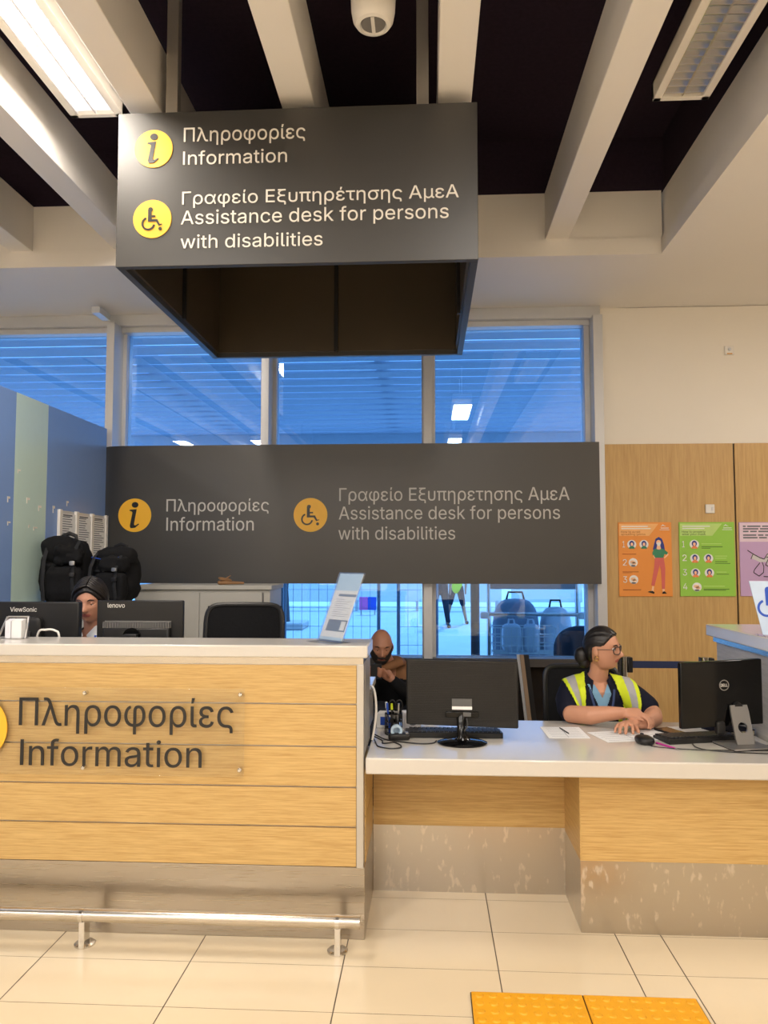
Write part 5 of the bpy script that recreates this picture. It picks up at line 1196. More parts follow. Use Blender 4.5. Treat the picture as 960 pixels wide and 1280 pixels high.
for P in ([(-0.25, 3.56, 0.76), (-0.235, 3.50, 0.7535), (-0.22, 3.44, 0.7535), (-0.17, 3.405, 0.7535), (-0.125, 3.42, 0.7535), (-0.125, 3.47, 0.7535), (-0.16, 3.53, 0.7535)],
          [(-0.25, 3.58, 0.765), (-0.21, 3.55, 0.7535), (-0.205, 3.50, 0.7535), (-0.165, 3.515, 0.7535), (-0.145, 3.53, 0.7535)],
          [(-0.25, 3.60, 0.77), (-0.19, 3.565, 0.7535), (-0.10, 3.52, 0.7535), (-0.03, 3.50, 0.7535), (0.02, 3.515, 0.7535), (0.035, 3.56, 0.7535)]):
    MB().lead(P, 0.003, 6).build('lead', M['black'], t)
t = thing('accessibility_sign', 'pale blue acrylic stand with a blue wheelchair symbol on the side counter', 'sign', (1.57, 3.62, 1.225), math.radians(-4))
Mx = Matrix.Translation((0.0, 0.0, 0.006)) @ Matrix.Rotation(math.radians(-10), 4, 'X') @ FACE
MB().prism([(-0.055, 0), (0.10, 0), (0.15, 0.245), (-0.095, 0.245)], Mx, 0.004).build('panel', plain('ice', lin(190, 210, 236), 0.25), t, False)
access_mark(t, world_of(t) @ Mx @ Matrix.Translation((-0.006, 0.15, 0.004)), 0.115, M['blue_ink'], 0.001)
MB().box(-0.07, 0.12, -0.05, 0.06, 0.0005, 0.006).build('base', M['acrylic'], t, False)

# ------------------------------------------------------------------ outside, close to the glass: luggage trolley, bags, walkers
t = thing('luggage_trolley', 'chrome luggage trolley with a wire basket parked outside the window', 'trolley', (1.05, 8.3, -0.02))
for x in (0.62, 1.52):
    MB().tube([(x, 8.0, 0.12), (x, 8.02, 0.9), (x, 8.05, 1.42)], 0.022, 12).build('upright', M['chrome'], t)
MB().box(0.64, 1.50, 8.03, 8.05, 1.27, 1.46).build('rear_panel', M['trolley_panel'], t, bevel=0.01)
MB().tube([(0.60, 7.93, 1.02), (1.54, 7.93, 1.02)], 0.02, 12).build('push_handle', M['chrome'], t)
for x in (0.57, 1.55): MB().sbox((x, 7.92, 1.01), (0.09, 0.05, 0.07), 0.5).build('handle_grip', M['white_plastic'], t)
b = MB()
for k in range(12): x = 0.68+k*0.055; b.bar((x, 7.98, 0.62), (x, 7.98, 0.88), 0.008)
for z in (0.62, 0.70, 0.79, 0.88): b.bar((0.66, 7.98, z), (1.30, 7.98, z), 0.009); b.bar((0.66, 8.28, z), (1.30, 8.28, z), 0.009); b.bar((0.66, 7.98, z), (0.66, 8.28, z), 0.009); b.bar((1.30, 7.98, z), (1.30, 8.28, z), 0.009)
for k in range(6): y_ = 8.0+k*0.05; b.bar((0.66, y_, 0.62), (1.30, y_, 0.62), 0.006)
b.build('wire_basket', M['white_plastic'], t, smooth=0)
MB().box(0.62, 1.52, 8.06, 8.95, 0.16, 0.20).build('platform', M['alu'], t, bevel=0.01)
MB().box(0.60, 1.54, 7.97, 8.02, 0.50, 0.60).build('lower_panel', M['trolley_panel'], t, bevel=0.01)
for x in (0.66, 1.48):
    MB().lathe([(0, -0.02), (0.075, -0.02), (0.075, 0.02), (0, 0.02)], Matrix.Translation((x, 8.15, 0.055)) @ Matrix.Rotation(PI/2, 4, 'Y'), 20).build('wheel', M['black'], t)
MB().lathe([(0, -0.02), (0.075, -0.02), (0.075, 0.02), (0, 0.02)], Matrix.Translation((1.07, 8.85, 0.055)) @ Matrix.Rotation(PI/2, 4, 'Y'), 20).build('wheel', M['black'], t)
for x, w, lb in ((0.86, 0.2, 'white carrier bag standing in the trolley basket, next to the grip with the pole'), (1.06, 0.16, 'white carrier bag standing in the middle of the trolley basket')):
    g = thing('carrier_bag', lb, 'bag', (x, 8.13, 0.625), 0, 'white bags in the trolley')
    b = MB(); b.sbox((0, 0, 0.14), (w, 0.16, 0.29), 0.45); b.build('bag', M['bag_white'], g, False)
    for s in (-1, 1): MB().tube([(-0.035, s*0.05, 0.27), (-0.025, s*0.04, 0.33), (0.025, s*0.04, 0.33), (0.035, s*0.05, 0.27)], 0.006, 6).build('handle', M['bag_white'], g, False)
def bag(label, c, size, mat, loop=False):
    g = thing('travel_bag', label, 'bag', (c[0], c[1], 0.20))
    b = MB(); b.sbox((0, 0, size[2]/2), size, 0.6); b.build('bag', M[mat], g, False)
    MB().tube([(-size[0]*.2, 0, size[2]*.97), (-size[0]*.15, 0, size[2]+.07), (size[0]*.15, 0, size[2]+.07), (size[0]*.2, 0, size[2]*.97)], 0.012, 8).build('handle', M['black'], g, False)
bag('large grey travel bag stacked on the trolley platform behind the basket', (0.95, 8.55, 0), (0.5, 0.4, 0.95), 'bag_grey')
bag('pale suitcase standing on the trolley platform beside the grey bag', (1.39, 8.6, 0), (0.34, 0.42, 0.86), 'bag_white')
t = thing('pushchair', 'dark hooded pushchair standing outside beside the trolley', 'pushchair', (1.50, 7.2, -0.02))
b = MB(); b.sbox((1.42, 7.2, 0.72), (0.55, 0.42, 0.5), 0.8); b.build('seat_cover', M['dark_cloth'], t)
MB().tube([(1.52, 7.15, 0.75), (1.53, 7.14, 1.05), (1.58, 7.13, 1.15), (1.64, 7.14, 1.05), (1.63, 7.15, 0.75)], 0.02, 10).build('hood_frame', M['grey_fabric'], t)
for x in (1.25, 1.62):
    MB().tube([(x, 7.05, 0.55), (x, 7.35, 0.1)], 0.012, 8).build('frame_tube', M['chrome'], t)
    MB().lathe([(0, -0.02), (0.10, -0.02), (0.10, 0.02), (0, 0.02)], Matrix.Translation((x, 7.35, 0.08)) @ Matrix.Rotation(PI/2, 4, 'Y'), 20).build('wheel', M['black'], t)
    MB().lathe([(0, -0.02), (0.08, -0.02), (0.08, 0.02), (0, 0.02)], Matrix.Translation((x, 7.02, 0.06)) @ Matrix.Rotation(PI/2, 4, 'Y'), 20).build('wheel', M['black'], t)
    MB().tube([(x, 7.03, 0.06), (x, 7.1, 0.55)], 0.012, 8).build('frame_tube', M['chrome'], t)
t = thing('column', 'slim dark column outside the window between the walkers and the trolley', 'column', (0.575, 9.6, -0.02))
MB().tube([(0.575, 9.6, -0.02), (0.575, 9.6, 2.8)], 0.055, 16).build('shaft', M['bark'], t)
MB().lathe([(0, 0), (0.13, 0), (0.13, 0.03), (0.06, 0.05), (0, 0.05)], Matrix.Translation((0.575, 9.6, -0.02)), 24).build('foot_plate', M['bark'], t)

# ------------------------------------------------------------------ people
def smooth01(x, a, b):
    t = max(0.0, min(1.0, (x-a)/(b-a))); return t*t*(3-2*t)
G = lambda x, s: math.exp(-(x/s)**2)
def head_point(d, fem=1.0, brow=1.0):
    """point of a head surface for unit direction d; face looks to -y, chin at z=-0.115, crown 0.115"""
    hz = math.sqrt(max(1e-6, 1-d.z*d.z)); q = 1.0
    if d.z < 0 and d.y < 0.35: q = 1+((1-abs(d.z)**3.2)**(1/3.2)/hz-1)*smooth01(0.35-d.y, 0, 0.5)
    if d.z < -0.9999: q = 1.0
    x, y, z = d.x*0.074*q, d.y*0.096*q, d.z*0.115
    if z < 0:
        t = -z/0.115
        x *= 1-0.30*t**1.6*(1.0 if fem else 0.8)
        if y > 0: y *= 1-0.50*t
        else: y *= 1-0.06*t
    else:
        x *= 1+0.04*math.sin(PI*z/0.115); y *= 1+0.03*math.sin(PI*z/0.115)
    if d.y < 0:
        f = smooth01(-d.y, 0.15, 0.6); ax = abs(x)
        y -= f*0.030*G(x, 0.0125)*(G(z+0.028, 0.015) + 0.52*G(z+0.006, 0.018))
        y -= f*0.006*G(ax-0.011, 0.008)*G(z+0.030, 0.009)
        y += f*0.011*G(ax-0.031, 0.017)*G(z-0.006, 0.012)
        y -= f*0.004*brow*G(ax-0.028, 0.026)*G(z-0.030, 0.010)
        y -= f*0.008*G(x, 0.026)*G(z+0.058, 0.012); y += f*0.005*G(x, 0.022)*G(z+0.0585, 0.003)
        y += f*0.003*G(x, 0.03)*G(z+0.078, 0.007)
        y -= f*0.007*G(x, 0.022)*G(z+0.099, 0.015)
        y -= f*0.004*G(ax-0.042, 0.018)*G(z+0.018, 0.018)
    return Vector((x, y, z))
def sphere_map(b, fn, Mx, n=72, m=54, keep=None):
    """closed mapped sphere"""
    rows = []
    for i in range(m+1):
        ph = -PI/2+PI*i/m
        row = []
        for k in range(1 if i in (0, m) else n):
            th = 2*PI*k/n
            row.append(b.bm.verts.new(Mx @ fn(Vector((math.cos(ph)*math.cos(th), math.cos(ph)*math.sin(th), math.sin(ph))))))
        rows.append(row)
    for p, q in zip(rows, rows[1:]):
        for k in range(n):
            k2 = (k+1) % n
            if len(p) == 1: b.bm.faces.new((p[0], q[k2], q[k]))
            elif len(q) == 1: b.bm.faces.new((p[k], p[k2], q[0]))
            else: b.bm.faces.new((p[k], p[k2], q[k2], q[k]))
def hair_piece(parent, H, mat, line, thick=0.012, name='hair', extra=None, fem=1.0, bump=0.004):
    """scalp shell: the head surface pushed out where line(local point) > 0, sunk inside elsewhere"""
    b = MB()
    def fn(d):
        p = head_point(d, fem); m = smooth01(line(p), -0.004, 0.012)
        if m < 1 and d.y < 0:
            q = Vector((d.x*0.07, d.y*0.09, d.z*0.11)); p = p.lerp(q, 0.6*(1-m))
        o = thick*m - 0.016*(1-m)
        o += bump*m*math.sin(34*math.atan2(p.x, p.z+0.05)+p.y*40)*0.35
        return p + p.normalized()*o
    sphere_map(b, fn, H)
    if extra: extra(b)
    return b.build(name, mat, parent, smooth=70)
def add_ears(b, H):
    for s in (-1, 1):
        b.ball(H @ Vector((s*0.078, 0.012, -0.010)), (0.009, 0.018, 0.030), (H.to_3x3() @ Matrix.Rotation(s*0.35, 3, 'Z') @ Matrix.Rotation(-0.2, 3, 'X')).to_4x4(), 14)
        b.ball(H @ Vector((s*0.076, 0.004, -0.033)), (0.007, 0.010, 0.010), H.to_3x3().to_4x4(), 10)
def face_details(parent, H, brow_mat, look=(0, -1, 0), lids=True, sc=1.0, down=None):
    R = H.to_3x3()
    for s in (-1, 1):
        c = Vector((s*0.031, -0.0730, 0.006))
        b = MB(); b.ball(H @ c, 0.0125, n=18)
        L = (R @ Vector(look)).normalized()
        for f in b.bm.faces:
            if (f.calc_center_median()-(H @ c)).normalized().dot(L) > 0.86: f.material_index = 1
        b.build('eye', [M['eye'], M['iris']], parent)
        if down: MB().ball(H @ (c+Vector((0, 0.0003, 0.0028))), 0.0137, n=18).build('eyelid', down, parent)
        MB().tube([H @ Vector((s*0.014, -0.0925, 0.024)), H @ Vector((s*0.030, -0.0915, 0.030)), H @ Vector((s*0.047, -0.0800, 0.026))], [(0.0028, 0.0035), (0.0028, 0.0035), (0.002, 0.002)], 8, rounded=True).build('eyebrow', brow_mat, parent)
        if lids: MB().tube([H @ Vector((s*0.019, -0.0835, 0.009)), H @ Vector((s*0.031, -0.0875, 0.0145)), H @ Vector((s*0.044, -0.0785, 0.010))], 0.0022, 8).build('upper_lid', brow_mat, parent)
def hand(b, wrist, palm_end, spread, fingers, thumb, thick=0.013, r=0.0078):
    """palm from wrist to knuckles, five separate finger chains given as lists of world points"""
    w, k = Vector(wrist), Vector(palm_end); s = Vector(spread)
    up = s.cross(k-w).normalized()
    b.tube([w, w.lerp(k, .35), w.lerp(k, .75), k], [(0.024, 0.018), (0.033, 0.016), (0.039, 0.014), (0.036, 0.011)], 16, up=up, rounded=True)
    for i, f in enumerate(fingers):
        q = (0.92, 1.02, 1.0, 0.85)[i]
        P = [Vector(p) for p in f]; n = len(P)
        b.tube(P, [r*q*(1.08-0.28*j/(n-1)) for j in range(n)], 10, rounded=True)
    P = [Vector(p) for p in thumb]; b.tube(P, [r*1.35, r*1.2, r*1.05, r*0.85][:len(P)], 10, rounded=True)
def person_body(name, parent, b, H, voxel, skin, lip=True):
    me, bm = remeshed(b, voxel, 2, 0.5)
    Hi = H.inverted()
    if lip:
        for f in bm.faces:
            p = Hi @ f.calc_center_median()
            if p.y < -0.07 and abs(p.x) < 0.026-0.5*abs(p.z+0.0585) and abs(p.z+0.0585) < 0.0105-0.12*abs(p.x): f.material_index = 1
    bm.to_mesh(me); bm.free(); return finish(me, name, [skin, M['lip']], parent, True, smooth=80)
def cloth(name, parent, b, voxel, mats, pick=None, cut=None, smooth=3):
    me, bm = remeshed(b, voxel, smooth, 0.5)
    if cut:
        kill = [f for f in bm.faces if cut(f.calc_center_median(), f.normal)]
        bmesh.ops.delete(bm, geom=kill, context='FACES')
    if pick:
        bm.normal_update()
        for f in bm.faces: f.material_index = pick(f.calc_center_median(), f.normal)
    bm.to_mesh(me)
    o = finish(me, name, mats, parent, True, smooth=80)
    return o, bm
def overlay(name, parent, bm, mats, pick, off):
    """a second layer over a garment: the faces where pick() >= 0, pushed outwards"""
    bm = bm.copy(); bm.normal_update()
    for v in bm.verts: v.co += v.normal*off
    kill = []
    for f in bm.faces:
        q = pick(f.calc_center_median(), f.normal)
        if q < 0: kill.append(f)
        else: f.material_index = q
    bmesh.ops.delete(bm, geom=kill, context='FACES')
    me = bpy.data.meshes.new(name); bm.to_mesh(me); bm.free()
    o = finish(me, name, mats, parent, True, smooth=80)
    sd_ = o.modifiers.new('thick', 'SOLIDIFY'); sd_.thickness = 0.004; sd_.offset = -1
    return o
def headframe(c, yaw_, pitch=0.0, roll=0.0, s=1.0):
    return Matrix.Translation(c) @ Matrix.Rotation(yaw_, 4, 'Z') @ Matrix.Rotation(pitch, 4, 'X') @ Matrix.Rotation(roll, 4, 'Y') @ Matrix.Scale(s, 4)

# --- woman in the yellow vest, seated at the low desk, arms folded on the top, looking aside
wm = thing('person', 'seated woman in navy shirt and yellow vest, arms on the low desk', 'person', (0.88, 4.22, 0))
H = headframe((0.905, 4.13, 1.108), math.radians(60), math.radians(2), 0, 0.92)
b = MB()
sphere_map(b, lambda d: head_point(d), H, 96, 72)
add_ears(b, H)
b.tube([(0.882, 4.19, 0.86), (0.888, 4.185, 0.93), (0.897, 4.165, 0.99), (0.903, 4.15, 1.06)], [(0.075, 0.06), (0.054, 0.05), (0.048, 0.046), (0.047, 0.05)], 20)
# trunk, hips, thighs, shins
b.tube([(0.87, 4.27, 0.48), (0.87, 4.25, 0.60), (0.875, 4.22, 0.72), (0.882, 4.19, 0.82), (0.885, 4.185, 0.89), (0.885, 4.19, 0.93)], [(0.16, 0.115), (0.145, 0.11), (0.15, 0.11), (0.155, 0.11), (0.14, 0.085), (0.08, 0.05)], 24, up=(0, 1, 0), rounded=True)
for s in (-1, 1):
    b.tube([(0.87+s*0.09, 4.25, 0.515), (0.87+s*0.12, 3.95, 0.53), (0.87+s*0.12, 3.92, 0.48), (0.87+s*0.12, 3.98, 0.08)], [0.075, 0.058, 0.055, 0.038], 16, rounded=True)
    b.tube([(0.87+s*0.12, 4.0, 0.045), (0.87+s*0.12, 3.86, 0.03)], [(0.04, 0.035), (0.04, 0.026)], 12, rounded=True)
# arms
b.tube([(0.755, 4.18, 0.885), (0.715, 4.10, 0.83), (0.715, 3.985, 0.797), (0.80, 3.925, 0.803), (0.88, 3.89, 0.82), (0.945, 3.872, 0.826)], [0.052, 0.046, 0.045, 0.045, 0.036, (0.024, 0.029)], 18, rounded=True)
b.tube([(1.025, 4.18, 0.885), (1.075, 4.10, 0.85), (1.122, 3.985, 0.80), (1.105, 3.92, 0.795), (1.06, 3.865, 0.79), (1.008, 3.835, 0.784)], [0.052, 0.046, 0.044, 0.043, 0.036, (0.028, 0.024)], 18, rounded=True)
# her hand lying over the other wrist
hand(b, (0.945, 3.872, 0.828), (1.018, 3.850, 0.826), (0.2, -0.75, -0.5),
     [[(1.022, 3.828, 0.822), (1.045, 3.807, 0.806), (1.048, 3.797, 0.786), (1.042, 3.796, 0.770)],
      [(1.026, 3.838, 0.827), (1.055, 3.818, 0.812), (1.062, 3.806, 0.789), (1.056, 3.803, 0.768)],
      [(1.028, 3.850, 0.829), (1.062, 3.832, 0.816), (1.074, 3.819, 0.793), (1.070, 3.815, 0.772)],
      [(1.026, 3.864, 0.828), (1.064, 3.850, 0.815), (1.080, 3.838, 0.797), (1.080, 3.833, 0.780)]],
     [(0.965, 3.850, 0.815), (0.985, 3.822, 0.812), (1.005, 3.806, 0.812), (1.020, 3.797, 0.808)])
# her other hand resting on the desk, fingers bent down
hand(b, (1.008, 3.835, 0.784), (0.942, 3.800, 0.792), (0.5, -0.85, 0.0),
     [[(0.962, 3.780, 0.793), (0.958, 3.752, 0.790), (0.955, 3.733, 0.775), (0.953, 3.726, 0.761)],
      [(0.947, 3.783, 0.795), (0.932, 3.756, 0.793), (0.924, 3.737, 0.777), (0.921, 3.730, 0.761)],
      [(0.934, 3.790, 0.795), (0.910, 3.764, 0.793), (0.899, 3.746, 0.777), (0.896, 3.740, 0.761)],
      [(0.924, 3.802, 0.792), (0.896, 3.778, 0.790), (0.882, 3.763, 0.776), (0.879, 3.758, 0.761)]],
     [(0.985, 3.805, 0.778), (0.982, 3.778, 0.772), (0.984, 3.757, 0.768), (0.984, 3.743, 0.764)], r=0.0098)
person_body('body', wm, b, H, 0.0042, M['skin'])
face_details(wm, H, M['hair'], (0.15, -1, 0.05), sc=0.92)
HL = ((0.115, -0.10), (0.090, -0.092), (0.070, -0.070), (0.045, -0.054), (0.022, -0.036), (0.010, 0.026), (-0.05, 0.034), (-0.115, 0.05))
def hl(p):
    for (z1, y1), (z0, y0) in zip(HL, HL[1:]):
        if p.z >= z0: return min(0.03, p.y-(y0+(y1-y0)*min(1, (p.z-z0)/(z1-z0))))
    return -0.02
def bun(bb):
    bb.ball(H @ Vector((-0.005, 0.112, -0.050)), (0.042, 0.038, 0.045), n=20)
    bb.ball(H @ Vector((0.0, 0.10, -0.085)), (0.034, 0.03, 0.035), n=16)
hair_piece(wm, H, M['hair'], hl, 0.013, bump=0.006, extra=bun)
b = MB()
for s in (-1, 1):
    pts = []
    for k in range(22):
        a = 2*PI*k/20
        u = s*0.033+0.026*math.copysign(abs(math.cos(a))**0.7, math.cos(a)); v = 0.0+0.021*math.copysign(abs(math.sin(a))**0.7, math.sin(a))
        pts.append(H @ Vector((u, -0.106+0.35*abs(u)*abs(u)/0.056, v)))
    b.tube(pts, 0.0030, 6, cap=False)
    b.tube([H @ Vector((s*0.056, -0.095, 0.006)), H @ Vector((s*0.074, -0.075, 0.008)), H @ Vector((s*0.083, -0.02, 0.004)), H @ Vector((s*0.082, 0.012, 0.0))], 0.0020, 6)
b.tube([H @ Vector((-0.009, -0.106, 0.005)), H @ Vector((0, -0.110, 0.008)), H @ Vector((0.009, -0.106, 0.005))], 0.002, 6)
o = b.build('glasses', plain('spectacle', lin(78, 62, 56), 0.3), wm); o['label'] = 'thin-rimmed spectacles'
for s in (-1, 1):
    MB().tube([H @ Vector((s*0.082+s*0.006*math.sin(a), 0.004+0.011*math.cos(a), -0.050+0.013*math.sin(a))) for a in [2*PI*k/14 for k in range(16)]], 0.0026, 6, cap=False).build('earring', M['gold'], wm)
# navy polo shirt
b = MB()
b.tube([(0.87, 4.26, 0.50), (0.87, 4.25, 0.60), (0.875, 4.22, 0.72), (0.882, 4.188, 0.82), (0.885, 4.183, 0.89), (0.886, 4.185, 0.935)], [(0.178, 0.13), (0.160, 0.124), (0.166, 0.126), (0.172, 0.126), (0.160, 0.100), (0.088, 0.062)], 28, up=(0, 1, 0), rounded=True)
b.tube([(0.80, 4.19, 0.905), (0.757, 4.18, 0.885), (0.722, 4.11, 0.845), (0.712, 4.03, 0.815)], [0.058, 0.068, 0.064, 0.060], 20, rounded=True)
b.tube([(0.97, 4.19, 0.905), (1.024, 4.18, 0.885), (1.072, 4.10, 0.855), (1.105, 4.03, 0.828)], [0.058, 0.068, 0.063, 0.058], 20, rounded=True)
CX = 0.893
def vcut(c, n): return (c.y < 4.17 and c.z > 0.862 and abs(c.x-CX) < (c.z-0.862)*0.52) or (abs(c.x-0.89) < 0.056 and c.z > 0.925)
def shirt_pick(c, n): return 1 if (c.y < 4.15 and 0.785 < c.z < 0.925 and abs(c.x-CX) < 0.012+(c.z-0.80)*0.44) else 0
o, sbm = cloth('polo_shirt', wm, b, 0.0042, [M['navy'], M['light_blue']], shirt_pick, vcut)
o['label'] = 'navy short-sleeved shirt with a light blue placket'
lerp = lambda a, c, t: a+(c-a)*t
def vest_pick(c, n):
    if c.z < 0.60: return -1
    t = (0.945-c.z)/0.145
    if c.y > 4.22:
        return 0 if 0.73 < c.x < 1.05 else -1
    # front panel beside her left arm
    a0, a1 = lerp(0.968, 1.012, t), lerp(1.075, 1.058, t)
    if c.z < 0.80: a0, a1 = 0.98, 1.03
    if a0 < c.x < a1 and (c.y < 4.22):
        u = (c.x-a0)/(a1-a0); return 1 if 0.45 < u < 0.82 else 0
    a0, a1 = lerp(0.705, 0.765, t), lerp(0.815, 0.805, t)
    if c.z < 0.80: a0, a1 = 0.755, 0.80
    if a0 < c.x < a1:
        u = (c.x-a0)/(a1-a0); return 1 if 0.18 < u < 0.60 else 0
    return -1
o = overlay('vest', wm, sbm, [M['hivis'], M['reflective']], vest_pick, 0.007); o['label'] = 'yellow high-visibility vest with silver bands'
sbm.free()
# collar flaps and lanyard
b = MB()
for s in (-1, 1):
    A_, B_ = [], []
    for k in range(9):
        a = math.radians(lerp(175, 38, k/8))     # from the nape round to the front
        x, y_ = math.sin(a)*s, -math.cos(a)
        f = k/8
        A_.append(Vector((0.893+x*0.060, 4.172+y_*0.060, 0.985-0.040*f**2)))
        B_.append(Vector((0.893+x*(0.094-0.012*f), 4.172+y_*(0.090+0.022*f), 0.950-0.065*f**1.6)))
    va = [b.bm.verts.new(p) for p in A_]; vb = [b.bm.verts.new(p) for p in B_]
    for k in range(8): b.bm.faces.new((va[k], va[k+1], vb[k+1], vb[k]))
o = b.build('collar', M['navy'], wm, smooth=80); sd_ = o.modifiers.new('thick', 'SOLIDIFY'); sd_.thickness = 0.006
b = MB()
for s in (-1, 1): b.tube([(CX+s*0.062, 4.085, 0.905), (CX+s*0.052, 4.062, 0.85), (CX+s*0.040, 4.052, 0.80), (CX+s*0.012, 4.05, 0.72)], (0.006, 0.0025), 8)
b.build('lanyard', plain('lanyard', lin(40, 60, 104), 0.7), wm)
b = MB(); Mx = Matrix.Translation((1.123, 4.020, 0.842)) @ Matrix.Rotation(math.radians(30), 4, 'Z') @ Matrix.Rotation(math.radians(-30), 4, 'Y') @ FACE
lettering(wm, 'M', 0, 0, 0, M['letter'], 0.020, 0.020, 0.002, M=Mx, name='sleeve_emblem')
b = MB(); b.prism(rect(-0.003, -0.022, 0.026, 0.016), Mx, 0.002); b.prism(rect(-0.006, -0.003, 0.003, 0.028), Mx, 0.002); b.prism(rect(-0.003, 0.023, 0.026, 0.003), Mx, 0.002)
b.build('sleeve_emblem', M['reflective'], wm, smooth=0)
# trousers and shoes under the desk
b = MB()
b.tube([(0.87, 4.27, 0.50), (0.87, 4.26, 0.60)], [(0.172, 0.125), (0.156, 0.118)], 20, up=(0, 1, 0), rounded=True)
for s in (-1, 1): b.tube([(0.87+s*0.09, 4.25, 0.515), (0.87+s*0.12, 3.95, 0.53), (0.87+s*0.12, 3.92, 0.48), (0.87+s*0.12, 3.98, 0.10)], [0.085, 0.07, 0.066, 0.055], 16, rounded=True)
o, bb = cloth('trousers', wm, b, 0.012, [M['navy']]); bb.free()
for s in (-1, 1): MB().sbox((0.87+s*0.12, 3.92, 0.04), (0.095, 0.25, 0.08), 0.6).build('shoe', M['black'], wm)

# --- woman behind the two monitors
w2 = thing('person', 'dark-haired woman in white collar looking down between the two monitors', 'person', (-1.96, 4.45, 0))
H = headframe((-1.938, 4.36, 1.338), math.radians(4), math.radians(14), 0, 1.03)
b = MB(); sphere_map(b, lambda d: head_point(d), H, 84, 64); add_ears(b, H)
b.tube([(-1.955, 4.45, 1.08), (-1.95, 4.43, 1.16), (-1.942, 4.39, 1.27)], [(0.07, 0.06), (0.052, 0.05), (0.05, 0.05)], 18)
b.tube([(-1.96, 4.48, 0.70), (-1.96, 4.47, 0.85), (-1.96, 4.45, 1.0), (-1.962, 4.45, 1.08), (-1.962, 4.45, 1.13)], [(0.16, 0.115), (0.145, 0.105), (0.16, 0.11), (0.145, 0.085), (0.08, 0.055)], 22, up=(0, 1, 0), rounded=True)
for s in (-1, 1):
    b.tube([(-1.96+s*0.16, 4.45, 1.06), (-1.96+s*0.20, 4.36, 0.88), (-1.96+s*0.15, 4.18, 0.845)], [0.05, 0.044, 0.036], 14, rounded=True)
    b.tube([(-1.96+s*0.15, 4.18, 0.845), (-1.96+s*0.10, 4.06, 0.86)], [0.036, 0.025], 14, rounded=True)
    b.tube([(-1.96+s*0.09, 4.46, 0.76), (-1.96+s*0.11, 4.12, 0.78), (-1.96+s*0.11, 4.09, 0.72), (-1.96+s*0.11, 4.15, 0.35)], [0.075, 0.058, 0.05, 0.038], 14, rounded=True)
person_body('body', w2, b, H, 0.005, M['skin_b'])
face_details(w2, H, M['hair'], (0, -1, -0.55), False, down=M['skin_b'])
HL2 = ((0.115, -0.10), (0.080, -0.098), (0.062, -0.082), (0.035, -0.064), (0.0, -0.044), (-0.04, -0.028), (-0.115, -0.008))
def hl2(p):
    p = Vector((p.x, p.y, p.z + 0.40*max(0.0, abs(p.x-0.012)-0.008)))
    for (z1, y1), (z0, y0) in zip(HL2, HL2[1:]):
        if p.z >= z0: return min(0.03, p.y-(y0+(y1-y0)*min(1, (p.z-z0)/(z1-z0))))
    return -0.02
def parted(bb):
    """hair combed from a side parting over each temple"""
    for s in (-1, 1):
        bb.ball(H @ Vector((s*0.064, 0.03, -0.05)), (0.034, 0.05, 0.06), n=16)
        for k in range(9):
            y0 = -0.62+0.14*k
            ds = [Vector((0.14+s*0.03, y0, 0.85)), Vector((s*0.42+0.06, y0-0.05, 0.78)), Vector((s*0.78, y0+0.10, 0.52)), Vector((s*0.98, y0*0.6+0.18, 0.12)), Vector((s*0.98, max(0.10, y0*0.5+0.35), -0.30))]
            P = [H @ (head_point(d.normalized())*(1.13+0.03*((k*7+n_*3) % 4)/4)) for n_, d in enumerate(ds)]
            bb.lead(P, (0.015, 0.010), 8, 5)
hair_piece(w2, H, M['hair_grey'], hl2, 0.012, bump=0.003, extra=parted)
b = MB()
b.tube([(-1.96, 4.48, 0.72), (-1.96, 4.47, 0.85), (-1.96, 4.45, 1.0), (-1.962, 4.45, 1.08), (-1.962, 4.45, 1.135)], [(0.178, 0.13), (0.162, 0.118), (0.176, 0.122), (0.162, 0.098), (0.085, 0.06)], 24, up=(0, 1, 0), rounded=True)
for s in (-1, 1): b.tube([(-1.96+s*0.155, 4.45, 1.06), (-1.96+s*0.20, 4.36, 0.88), (-1.96+s*0.15, 4.18, 0.845), (-1.96+s*0.12, 4.12, 0.853)], [0.064, 0.056, 0.048, 0.042], 16, rounded=True)
o, bb = cloth('jacket', w2, b, 0.008, [plain('burgundy', lin(46, 28, 34), 0.85), M['paper']], lambda c, n: 1 if (c.y < 4.40 and c.z > 0.93 and abs(c.x+1.965) < 0.012+(c.z-0.95)*0.42) else 0, lambda c, n: c.y < 4.42 and c.z > 1.05 and abs(c.x+1.965) < (c.z-1.05)*0.5); bb.free()
b = MB()
for s in (-1, 1):
    va = [b.bm.verts.new(p) for p in ((-1.965+s*0.058, 4.44, 1.215), (-1.965+s*0.050, 4.385, 1.195), (-1.965+s*0.012, 4.352, 1.14))]
    vb = [b.bm.verts.new(p) for p in ((-1.965+s*0.095, 4.43, 1.165), (-1.965+s*0.085, 4.345, 1.12), (-1.965+s*0.045, 4.325, 1.065))]
    for k in range(2): b.bm.faces.new((va[k], va[k+1], vb[k+1], vb[k]))
o = b.build('shirt_collar', M['paper'], w2, smooth=80); o.modifiers.new('thick', 'SOLIDIFY').thickness = 0.005
MB().tube([(-2.035, 4.35, 1.14), (-2.02, 4.32, 1.03), (-1.99, 4.31, 0.9)], (0.007, 0.002), 8).tube([(-1.90, 4.35, 1.14), (-1.915, 4.32, 1.03), (-1.95, 4.31, 0.9)], (0.007, 0.002), 8).build('lanyard', M['blue_ink'], w2)
b = MB()
for s in (-1, 1): b.tube([(-1.96+s*0.09, 4.46, 0.765), (-1.96+s*0.11, 4.12, 0.78), (-1.96+s*0.11, 4.09, 0.72), (-1.96+s*0.11, 4.15, 0.36)], [0.088, 0.07, 0.062, 0.052], 14, rounded=True)
